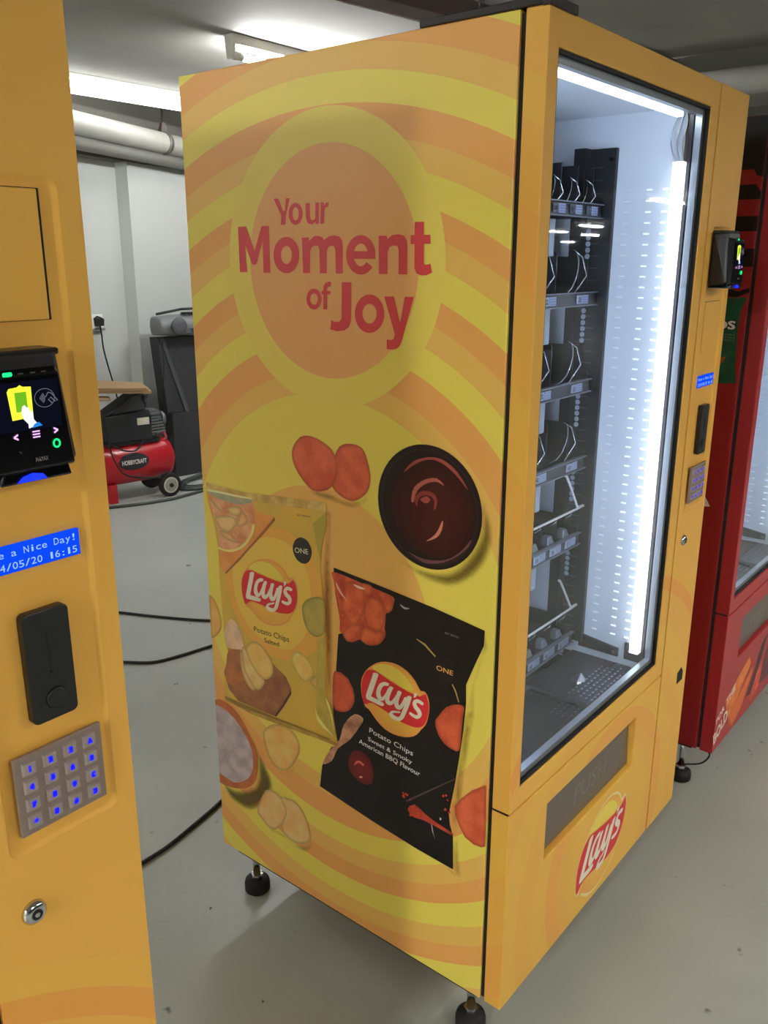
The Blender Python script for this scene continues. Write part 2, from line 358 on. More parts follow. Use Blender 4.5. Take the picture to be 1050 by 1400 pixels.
  ('chip_print',7,'mottle',(212,168,112),(192,144,92),[6974,10069,6870,10105,6723,10140,6610,10153,6557,10130,6538,10084,6541,10041,6569,10004,6619,9970,6674,9944,6734,9930,6799,9925,6855,9928,6897,9940,6930,9959,6955,9982,6981,10009,6999,10039],None),
  ('chip_print',7,'mottle',(212,168,112),(192,144,92),[6684,9798,6653,9875,6611,9970,6567,10036,6515,10052,6460,10038,6417,10010,6388,9968,6370,9911,6377,9857,6423,9809,6494,9764,6561,9731,6622,9715,6679,9712,6715,9719,6722,9733,6708,9756],None),
  ('chip_print',7,'mottle',(212,168,112),(192,144,92),[7280,9506,7203,9517,7077,9516,6963,9505,6887,9481,6823,9447,6762,9417,6683,9396,6607,9377,6585,9362,6655,9348,6779,9336,6897,9334,6992,9344,7082,9365,7156,9391,7224,9430,7277,9474],None),
  ('chip_print',7,'mottle',(212,168,112),(192,144,92),[7521,10172,7476,10156,7392,10110,7316,10062,7258,10014,7209,9965,7194,9938,7232,9946,7305,9976,7373,10015,7438,10071,7499,10137],None),
  ('table_edge_print',6,'flat',(134,84,44),None,[5590,10123,5569,10057,5841,9776,6309,9330,6690,8952,7145,8546,7164,8579,6740,8978,6305,9394,5888,9811],None),
  ('cutting_board_print',5,'mottle',(142,96,62),(118,74,52),[7380,6139,7297,6361,6743,6882,6312,7135,5725,6822,5418,6676,5279,6477,5276,6356,5527,5960,5761,5625,6275,5602,6957,5591,7250,5788],None),
  ('board_edge_print',6,'flat',(70,50,40),None,[5279,6462,5269,6328,5507,5951,5749,5623,5789,5647,5524,6024,5323,6340],None),
  ('wood_grain_print',6,'mottle',(160,100,58),(130,84,60),[7297,6361,7245,6616,7151,6855,6938,6980,6739,6946,6681,6577,6704,6163,6799,5977,6937,5893,7095,5877,7241,5922,7334,6019,7380,6139,7356,6233],None),
  ('salt_bag_print',7,'mottle',(196,164,134),(172,140,116),[7276,7231,7237,7320,7182,7408,7128,7476,7084,7514,7041,7532,6995,7534,6942,7522,6885,7494,6832,7449,6781,7381,6734,7296,6701,7207,6684,7108,6681,7005,6698,6927,6738,6891,6797,6879,6871,6869,6971,6843,7085,6817,7176,6816,7227,6850,7255,6909,7273,6978,7286,7056,7289,7144],None),
  ('potato_slice_print',7,'mottle',(202,172,116),(186,154,100),[6747,6818,6744,6911,6729,6972,6694,6991,6626,6951,6539,6868,6456,6781,6389,6696,6327,6606,6264,6528,6189,6469,6114,6421,6068,6372,6069,6316,6099,6260,6138,6207,6181,6154,6232,6105,6290,6077,6354,6077,6425,6097,6495,6136,6566,6190,6637,6262,6692,6359,6725,6505,6742,6677],None),
  ('potato_slice_print',8,'mottle',(194,162,108),(186,154,100),[6814,6766,6805,6842,6787,6886,6764,6875,6744,6779,6720,6627,6684,6489,6624,6391,6552,6307,6489,6234,6438,6172,6395,6122,6373,6081,6377,6046,6402,6020,6439,6011,6493,6020,6560,6046,6624,6094,6681,6165,6735,6257,6777,6364,6801,6499,6812,6649],None),
  ('potato_slice_print',9,'mottle',(200,154,82),(206,168,100),[6610,6984,6567,7051,6501,7122,6432,7176,6366,7208,6297,7224,6225,7222,6146,7199,6064,7158,5989,7108,5923,7050,5864,6983,5819,6915,5791,6848,5777,6780,5777,6714,5790,6650,5817,6589,5858,6533,5918,6479,5993,6431,6067,6403,6134,6405,6201,6427,6268,6464,6336,6518,6404,6586,6464,6653,6514,6715,6555,6777,6586,6835,6609,6886,6621,6932],None),
  ('potato_slice_print',5,'mottle',(196,158,84),(204,178,104),[5244,7153,5219,7221,5173,7288,5123,7339,5078,7365,5029,7374,4972,7369,4901,7349,4822,7314,4753,7275,4701,7232,4660,7185,4629,7137,4605,7093,4591,7049,4596,7001,4628,6942,4678,6878,4730,6824,4780,6782,4831,6751,4882,6736,4931,6743,4981,6767,5030,6801,5081,6848,5133,6905,5175,6965,5211,7026,5238,7090],None),
  ('potato_slice_print',5,'mottle',(188,160,90),(172,148,80),[4731,6809,4704,6867,4645,6929,4579,6977,4506,7006,4425,7021,4360,7018,4321,6992,4297,6948,4284,6897,4280,6836,4287,6768,4303,6714,4328,6681,4362,6660,4405,6650,4462,6649,4526,6658,4587,6678,4649,6713,4706,6759],None),
  ('potato_slice_print',6,'mottle',(160,144,72),(140,132,70),[4894,8340,4882,8414,4852,8473,4808,8528,4746,8580,4670,8627,4594,8664,4521,8693,4449,8713,4386,8717,4333,8716,4290,8699,4261,8629,4249,8459,4252,8236,4274,8055,4323,7953,4390,7894,4460,7856,4531,7836,4604,7838,4670,7859,4729,7896,4782,7952,4825,8025,4860,8123,4886,8239],None),
  ('bag_fold',7,'mottle',(150,134,60),(168,150,70),[4304,7899,4291,6600,4140,6445,4012,5684,4064,5755,4278,5917,4528,6159,4555,6510,4539,7107,4489,7616,4519,7808],None),
  ('bag_fold_shine',8,'flat',(214,190,110),None,[4598,6285,4529,6098,4350,5951,4171,5836,4011,5715,4153,5797,4388,5861,4551,5999],None),
  ('bag_fold_shine',8,'flat',(206,186,112),None,[4291,6600,4194,6456,4127,6242,4046,5762,4012,5684,4096,5984,4179,6283,4265,6461],None),
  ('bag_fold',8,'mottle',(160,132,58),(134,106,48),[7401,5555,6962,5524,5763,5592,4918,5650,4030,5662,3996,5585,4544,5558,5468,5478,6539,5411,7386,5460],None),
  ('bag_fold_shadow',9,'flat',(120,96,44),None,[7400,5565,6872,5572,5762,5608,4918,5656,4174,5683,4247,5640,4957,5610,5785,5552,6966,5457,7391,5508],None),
  ('bag_fold',5,'flat',(148,136,56),None,[4550,10181,4184,10480,4211,10133,4308,9843,4367,9479,4414,9626,4482,9885],None),
  ('black_chip_bag',4,'mottle',(12,10,11),(19,17,19),[4025,9417,2819,9317,1687,9210,634,9073,641,8798,801,8408,973,7960,961,7608,1000,7052,1069,6470,1150,5868,1259,5237,1227,5005,1153,4790,1132,4084,1953,4125,3103,4244,4509,4441,4431,4968,4163,5504,3973,5604,4087,6214,4108,6720,4006,7257,3931,8066,3841,8116,3906,8506,3993,8910,4028,9230],'printed black bag of barbecue potato chips'),
  ('chip_pile_print',5,'mottle',(186,82,48),(150,52,38),[4031,9331,3837,9327,3566,9297,3332,9270,3188,9257,3081,9248,2972,9237,2833,9224,2691,9209,2590,9186,2555,9151,2560,9108,2574,9060,2584,9006,2602,8948,2627,8899,2664,8872,2709,8855,2743,8829,2757,8786,2759,8734,2762,8681,2770,8630,2778,8577,2781,8526,2774,8478,2761,8430,2761,8381,2781,8327,2813,8271,2852,8220,2899,8176,2953,8136,3013,8105,3079,8081,3151,8066,3217,8062,3272,8079,3322,8108,3374,8119,3431,8093,3491,8050,3550,8016,3610,7997,3670,7987,3720,7994,3757,8027,3786,8075,3813,8114,3842,8122,3870,8121,3890,8145,3892,8212,3885,8304,3885,8408,3899,8521,3919,8646,3943,8773,3975,8908,4010,9046,4035,9160,4066,9242,4087,9299],None),
  ('chip_print',6,'mottle',(190,96,58),(168,72,46),[3704,9206,3600,9249,3462,9266,3353,9258,3299,9222,3274,9161,3261,9082,3253,8979,3258,8857,3275,8743,3307,8641,3352,8547,3400,8472,3446,8422,3495,8392,3546,8380,3602,8388,3660,8414,3714,8455,3766,8512,3814,8584,3838,8662,3823,8745,3784,8834,3750,8925,3742,9026,3740,9129],None),
  ('chip_print',6,'mottle',(190,96,58),(168,72,46),[3213,8977,3155,9016,3081,9051,3012,9069,2953,9062,2899,9038,2853,9004,2816,8960,2786,8905,2767,8846,2759,8782,2761,8713,2774,8645,2798,8574,2832,8504,2872,8450,2921,8421,2977,8408,3033,8405,3089,8407,3147,8419,3195,8444,3231,8487,3259,8543,3275,8608,3279,8686,3273,8773,3262,8848,3254,8900,3241,8941],None),
  ('chip_print',6,'mottle',(190,96,58),(168,72,46),[2972,9204,2905,9224,2793,9221,2698,9207,2642,9185,2603,9151,2582,9107,2580,9046,2595,8976,2619,8918,2653,8874,2695,8843,2735,8837,2768,8870,2799,8928,2834,8993,2892,9066,2955,9147],None),
  ('chip_print',6,'mottle',(190,96,58),(168,72,46),[3373,8171,3354,8249,3312,8344,3256,8410,3182,8420,3094,8402,3012,8394,2944,8416,2882,8447,2833,8461,2795,8450,2769,8422,2765,8380,2790,8317,2837,8239,2892,8174,2954,8132,3025,8101,3094,8081,3160,8070,3224,8068,3279,8078,3325,8096,3361,8126],None),
  ('chip_print',6,'mottle',(190,96,58),(168,72,46),[3803,8152,3753,8219,3672,8293,3589,8351,3504,8392,3417,8417,3359,8415,3341,8376,3350,8309,3381,8238,3440,8157,3520,8071,3592,8010,3650,7989,3700,7993,3741,8012,3779,8046,3806,8096],None),
  ('chip_print',6,'mottle',(190,96,58),(168,72,46),[3332,9263,3267,9287,3165,9289,3091,9273,3067,9232,3070,9174,3091,9124,3136,9084,3199,9051,3253,9051,3297,9108,3333,9197],None),
  ('bag_seal_shine',7,'flat',(226,180,160),None,[3538,9196,3485,9202,3394,9198,3294,9187,3232,9172,3294,9155,3394,9148,3485,9171],None),
  ('bag_seal_shine',7,'flat',(222,150,120),None,[3967,9143,3911,9075,3833,8972,3745,8881,3688,8821,3734,8839,3813,8891,3882,8949,3939,9013,3969,9096],None),
  ('bag_seal_shine',6,'flat',(150,146,142),None,[2429,9088,2381,9075,2315,9057,2244,9060,2202,9061,2246,9036,2314,9015,2361,9026,2398,9048,2425,9072],None),
  ('chip_print',5,'mottle',(204,90,50),(160,64,44),[4046,7205,3882,7275,3688,7194,3561,7020,3528,6850,3534,6736,4072,6549],None),
  ('chip_print',5,'mottle',(182,84,54),(160,64,44),[4076,7176,4035,7255,3977,7265,3916,7259,3853,7252,3785,7228,3722,7193,3664,7145,3611,7085,3570,7017,3544,6939,3530,6854,3534,6769,3558,6686,3599,6603,3653,6532,3725,6472,3810,6425,3891,6401,3968,6388,4040,6398,4089,6478,4106,6687,4099,6966],None),
  ('chip_print',5,'mottle',(182,84,54),(160,64,44),[1602,7042,1588,7077,1549,7129,1473,7257,1373,7392,1248,7478,1127,7531,1043,7550,993,7525,994,7444,1014,7321,1022,7162,1031,6984,1043,6789,1070,6633,1129,6590,1206,6597,1298,6611,1390,6645,1463,6699,1522,6766,1562,6838,1588,6911,1603,6980],None),
  ('root_print',5,'mottle',(176,134,108),(120,76,60),[4409,5017,4387,5094,4317,5229,4235,5367,4139,5494,4031,5625,3941,5756,3893,5886,3863,6017,3815,6141,3732,6269,3632,6391,3537,6474,3444,6503,3356,6493,3307,6458,3315,6399,3363,6316,3423,6219,3490,6108,3571,5984,3661,5863,3768,5752,3886,5644,3986,5534,4051,5414,4099,5292,4156,5190,4250,5100,4353,5030],None),
  ('sauce_print',5,'radial',(98,26,26),(70,18,20),[3706,5336,3692,5395,3672,5469,3646,5542,3614,5601,3577,5642,3533,5672,3485,5693,3438,5708,3390,5715,3339,5715,3290,5706,3244,5690,3201,5664,3160,5629,3124,5588,3095,5544,3076,5496,3064,5443,3057,5389,3053,5336,3052,5284,3053,5232,3060,5182,3075,5139,3098,5103,3127,5072,3163,5046,3204,5027,3253,5014,3309,5007,3367,5006,3422,5012,3476,5026,3530,5049,3580,5075,3620,5102,3649,5131,3669,5163,3683,5195,3694,5226,3704,5251,3710,5272,3712,5298],None),
  ('sauce_highlight',6,'flat',(176,90,76),None,[3551,5322,3546,5349,3529,5396,3506,5435,3474,5462,3435,5482,3396,5491,3355,5483,3313,5465,3288,5447,3290,5433,3309,5418,3332,5411,3358,5417,3389,5429,3419,5433,3447,5421,3474,5402,3498,5382,3521,5356,3542,5330],None),
  ('sauce_highlight',6,'flat',(206,150,130),None,[3421,5127,3391,5150,3355,5166,3336,5156,3334,5137,3364,5114,3399,5098,3418,5108],None),
  ('bag_gold_line',5,'flat',(150,124,70),None,[2045,8522,1859,8479,1622,8307,1636,8286,1877,8441,2052,8507],None),
  ('bag_gold_line',5,'flat',(150,124,70),None,[1252,7889,1175,7785,1098,7580,1119,7572,1199,7761,1266,7868],None),
  ('spice_print',6,'flat',(168,50,36),None,[2333,5136,2296,5186,2266,5158,2288,5121],None),
  ('spice_print',6,'flat',(168,50,36),None,[2342,5217,2317,5250,2297,5232,2312,5207],None),
  ('spice_print',6,'flat',(168,50,36),None,[2241,5218,2211,5260,2186,5237,2204,5206],None),
  ('spice_print',6,'flat',(168,50,36),None,[2256,5216,2232,5248,2213,5230,2227,5206],None),
  ('spice_print',6,'flat',(168,50,36),None,[2288,5221,2261,5257,2239,5237,2255,5210],None),
  ('spice_print',6,'flat',(168,50,36),None,[2351,5151,2313,5202,2282,5174,2305,5135],None),
  ('spice_print',6,'flat',(168,50,36),None,[2171,5144,2149,5175,2130,5158,2144,5136],None),
  ('spice_print',6,'flat',(168,50,36),None,[2250,5199,2232,5224,2217,5210,2228,5192],None),
  ('spice_print',6,'flat',(168,50,36),None,[2327,5179,2302,5213,2282,5194,2296,5169],None),
  ('spice_print',6,'flat',(168,50,36),None,[2137,4985,2113,5019,2093,5000,2107,4976],None),
  ('spice_print',6,'flat',(168,50,36),None,[2065,5066,2040,5101,2020,5082,2035,5056],None),
  ('spice_print',6,'flat',(168,50,36),None,[1995,4942,1965,4984,1940,4961,1958,4930],None),
  ('spice_print',6,'flat',(168,50,36),None,[2114,4919,2094,4948,2077,4932,2089,4911],None),
  ('spice_print',6,'flat',(168,50,36),None,[2141,4803,2123,4828,2108,4814,2119,4796],None),
  ('spice_print',6,'flat',(168,50,36),None,[2001,4995,1973,5034,1950,5012,1966,4984],None),
  ('spice_print',6,'flat',(168,50,36),None,[2154,5010,2140,5030,2128,5019,2137,5004],None),
  ('spice_print',6,'flat',(168,50,36),None,[2172,4794,2141,4837,2116,4814,2134,4782],None),
  ('spice_print',6,'flat',(168,50,36),None,[2152,4810,2117,4859,2088,4832,2109,4796],None),
  ('spice_print',6,'flat',(168,50,36),None,[1964,4942,1935,4983,1910,4960,1928,4930],None),
  ('spice_print',6,'flat',(168,50,36),None,[2102,4929,2085,4953,2071,4940,2081,4922],None),
  ('spice_print',6,'flat',(168,50,36),None,[1986,4873,1952,4922,1923,4895,1944,4859],None),
  ('spice_print',6,'flat',(168,50,36),None,[2078,4843,2045,4889,2018,4864,2037,4830],None),
  ('spice_print',6,'flat',(168,50,36),None,[2147,5007,2134,5026,2122,5015,2131,5001],None),
  ('spice_print',6,'flat',(168,50,36),None,[2170,4935,2157,4953,2146,4943,2154,4930],None),
  ('spice_print',6,'flat',(168,50,36),None,[1372,5270,1344,5309,1321,5287,1337,5258],None),
  ('spice_print',6,'flat',(168,50,36),None,[1317,5506,1290,5544,1267,5522,1283,5494],None),
  ('spice_print',6,'flat',(168,50,36),None,[1195,5485,1183,5503,1172,5493,1180,5480],None),
  ('spice_print',6,'flat',(168,50,36),None,[1421,5549,1386,5599,1356,5570,1377,5534],None),
  ('spice_print',6,'flat',(168,50,36),None,[1284,5260,1269,5281,1256,5269,1265,5253],None),
  ('spice_print',6,'flat',(168,50,36),None,[1367,5290,1334,5338,1305,5311,1325,5276],None),
  ('spice_print',6,'flat',(168,50,36),None,[1356,5586,1324,5632,1296,5605,1315,5571],None),
  ('spice_print',6,'flat',(168,50,36),None,[1341,5279,1326,5301,1313,5289,1322,5273],None),
  ('spice_print',6,'flat',(168,50,36),None,[1264,5267,1235,5309,1211,5285,1228,5254],None),
  ('spice_print',6,'flat',(168,50,36),None,[1325,5293,1311,5313,1299,5302,1307,5287],None),
  ('spoon_print',5,'mottle',(158,58,40),(120,40,32),[2203,4935,2155,5004,2084,5062,2016,5077,1945,5068,1884,5040,1807,5002,1684,4963,1534,4925,1342,4896,1184,4870,1137,4836,1183,4813,1359,4820,1570,4835,1719,4840,1843,4839,1951,4819,2040,4804,2110,4815,2161,4842,2197,4883],None),
  ('board_print',5,'flat',(70,56,54),None,[2265,5075,1664,5590,1134,6042,1123,6023,1663,5554,2204,5076],None),
  ('salt_print',6,'flat',(200,180,170),None,[1461,5068,1423,5070,1415,5038,1452,5014],None),
  ('stem_print',6,'flat',(150,140,140),None,[1648,4836,1625,4699,1544,4535,1585,4644,1624,4829],None),
  ('chip_print',5,'mottle',(186,92,60),(172,72,48),[1135,5451,1013,5659,772,5945,489,6170,455,5345,455,4913,543,4858,700,4845,892,4909,1027,5096,1113,5275],None),
  ('chip_print',3,'mottle',(206,156,84),(190,140,70),[7749,7912,7652,7902,7557,7820,7468,7675,7403,7506,7384,7357,7405,7219,7476,7096,7573,6991,7681,6906,7760,6869,7760,7904],None),
  ('wooden_bowl_print',4,'mottle',(166,96,54),(150,84,48),[7738,5350,7636,5400,7549,5408,7448,5397,7317,5379,7172,5342,7035,5278,6910,5171,6794,5036,6692,4912,6607,4817,6537,4732,6482,4641,6441,4540,6414,4432,6401,4320,6401,4198,6415,4070,6441,3947,6476,3830,6524,3717,6588,3615,6673,3527,6774,3449,6881,3381,6991,3323,7106,3275,7222,3236,7343,3203,7463,3179,7567,3164,7642,3157,7700,3160,7760,3175,7760,5335],None),
  ('salt_print',5,'mottle',(168,156,160),(140,128,134),[7760,5199,7700,5219,7609,5226,7509,5216,7390,5193,7261,5153,7140,5100,7029,5030,6925,4947,6832,4860,6749,4774,6677,4683,6621,4587,6582,4483,6558,4373,6549,4261,6556,4143,6579,4024,6616,3911,6668,3809,6735,3715,6818,3628,6926,3543,7050,3466,7163,3410,7251,3384,7328,3380,7405,3382,7487,3387,7570,3397,7646,3413,7706,3418,7760,3429,7760,3429],None),
  ('chip_print',2,'mottle',(210,168,100),(196,146,76),[6191,5065,6138,5168,6053,5262,5959,5339,5862,5398,5757,5440,5653,5468,5551,5485,5451,5488,5360,5476,5282,5448,5215,5406,5159,5352,5112,5286,5077,5208,5065,5122,5082,5025,5122,4919,5179,4808,5256,4680,5350,4547,5444,4445,5531,4389,5618,4364,5704,4356,5793,4359,5882,4381,5961,4426,6025,4502,6078,4603,6122,4711,6163,4827,6194,4950],None),
  ('chip_print',4,'mottle',(216,168,112),(206,150,92),[5736,3639,5674,3684,5573,3705,5474,3718,5387,3732,5300,3737,5219,3725,5146,3691,5078,3640,5015,3571,4955,3478,4900,3367,4859,3257,4833,3149,4821,3043,4836,2950,4884,2875,4958,2813,5042,2762,5138,2719,5243,2686,5344,2671,5438,2675,5527,2697,5602,2729,5660,2764,5704,2810,5726,2889,5714,3027,5680,3199,5662,3351,5689,3468,5731,3565],None),
  ('chip_print',5,'mottle',(214,166,108),(204,150,92),[6486,2982,6418,3182,6301,3436,6179,3627,6058,3705,5931,3720,5820,3709,5734,3678,5665,3621,5610,3552,5567,3478,5538,3393,5534,3301,5563,3198,5616,3088,5678,2984,5750,2887,5831,2796,5911,2730,5987,2698,6062,2690,6137,2699,6214,2726,6291,2770,6358,2819,6424,2852,6479,2890],None),
  ('print_shadow',2,'shade',(90,72,30),None,[2691,10053,2627,10036,2491,9985,2322,9927,2154,9892,1983,9883,1796,9885,1612,9904,1453,9944,1326,10009,1218,10095,1124,10196,1040,10305,960,10421,890,10549,834,10684,796,10823,789,10992,808,11184,826,11346,820,11424,772,11385,699,11262,626,11107,574,10968,547,10855,534,10742,536,10629,554,10515,591,10396,644,10274,712,10155,794,10045,894,9941,1011,9841,1137,9755,1261,9691,1383,9655,1507,9639,1633,9640,1761,9651,1893,9674,2029,9711,2161,9756,2285,9806,2417,9871,2554,9949,2658,10018],None),
  ('print_shadow',1,'shade',(110,70,30),None,[4692,10851,4557,10876,4329,10890,4116,10890,3958,10859,3815,10813,3674,10795,3518,10831,3363,10896,3244,10954,3180,11004,3152,11046,3139,11056,3129,11011,3134,10934,3175,10855,3267,10778,3394,10701,3531,10650,3671,10644,3820,10664,3970,10685,4127,10693,4286,10702,4424,10721,4558,10761,4672,10811],None),
  ('print_shadow',3,'shade',(80,66,36),None,[7661,3218,7564,3230,7399,3209,7224,3216,7042,3282,6849,3376,6688,3482,6574,3580,6492,3689,6438,3841,6424,4092,6440,4386,6440,4587,6409,4625,6364,4571,6311,4497,6245,4421,6172,4326,6103,4228,6037,4136,5977,4042,5941,3942,5933,3836,5949,3724,6002,3595,6108,3432,6251,3253,6388,3100,6501,2987,6609,2900,6727,2837,6867,2801,7017,2789,7156,2796,7280,2817,7392,2855,7487,2915,7580,3014,7654,3133],None),
  ('print_shadow',1,'shade',(110,72,30),None,[6226,2731,6157,2742,6033,2736,5911,2730,5805,2734,5701,2737,5602,2729,5516,2696,5435,2652,5345,2634,5231,2659,5107,2710,5000,2764,4918,2829,4853,2897,4807,2928,4782,2897,4776,2829,4791,2758,4831,2690,4891,2619,4965,2566,5050,2537,5149,2526,5263,2528,5400,2551,5551,2588,5695,2613,5826,2607,5949,2590,6052,2591,6142,2631,6211,2689],None),
  ('print_shadow',1,'shade',(110,72,30),None,[5879,4319,5808,4321,5671,4320,5533,4357,5408,4466,5282,4613,5182,4739,5115,4830,5073,4899,5051,4926,5046,4897,5061,4827,5099,4738,5171,4627,5266,4499,5362,4393,5449,4322,5536,4274,5623,4250,5731,4259,5838,4291],None),
  ('print_shadow',2,'shade',(130,84,34),None,[4199,10666,4047,10468,4094,9384,4050,9081,4052,7707,4094,6854,3987,5635,4269,6710,4394,8431],None),
  ('print_shadow',3,'shade',(120,90,34),None,[634,9073,541,8786,786,8021,763,7410,896,6446,987,5457,1046,4941,938,3990,1128,3943,1357,4058,2517,4144,4511,4385,4509,4441,1132,4084,1236,5345,999,7325],None),
  ('round_badge',7,'flat',(40,38,34),None,[5100,9556,5096,9607,5081,9660,5057,9710,5029,9751,4996,9785,4956,9812,4912,9833,4869,9844,4823,9846,4775,9840,4729,9825,4689,9803,4654,9769,4623,9726,4599,9677,4586,9628,4588,9575,4602,9517,4623,9462,4649,9416,4682,9379,4721,9349,4764,9327,4808,9316,4856,9315,4908,9324,4959,9343,5001,9369,5036,9406,5067,9454,5089,9506],None),
  ('round_badge',6,'flat',(20,19,20),None,[1662,8148,1654,8180,1642,8209,1623,8238,1599,8265,1566,8295,1527,8325,1483,8349,1440,8362,1393,8361,1344,8349,1297,8329,1261,8305,1237,8276,1222,8240,1214,8201,1211,8161,1212,8118,1219,8072,1232,8027,1252,7987,1279,7949,1313,7914,1352,7886,1391,7870,1432,7870,1476,7882,1519,7901,1554,7921,1582,7939,1604,7959,1622,7983,1637,8009,1649,8041,1658,8077,1663,8114],None),
]
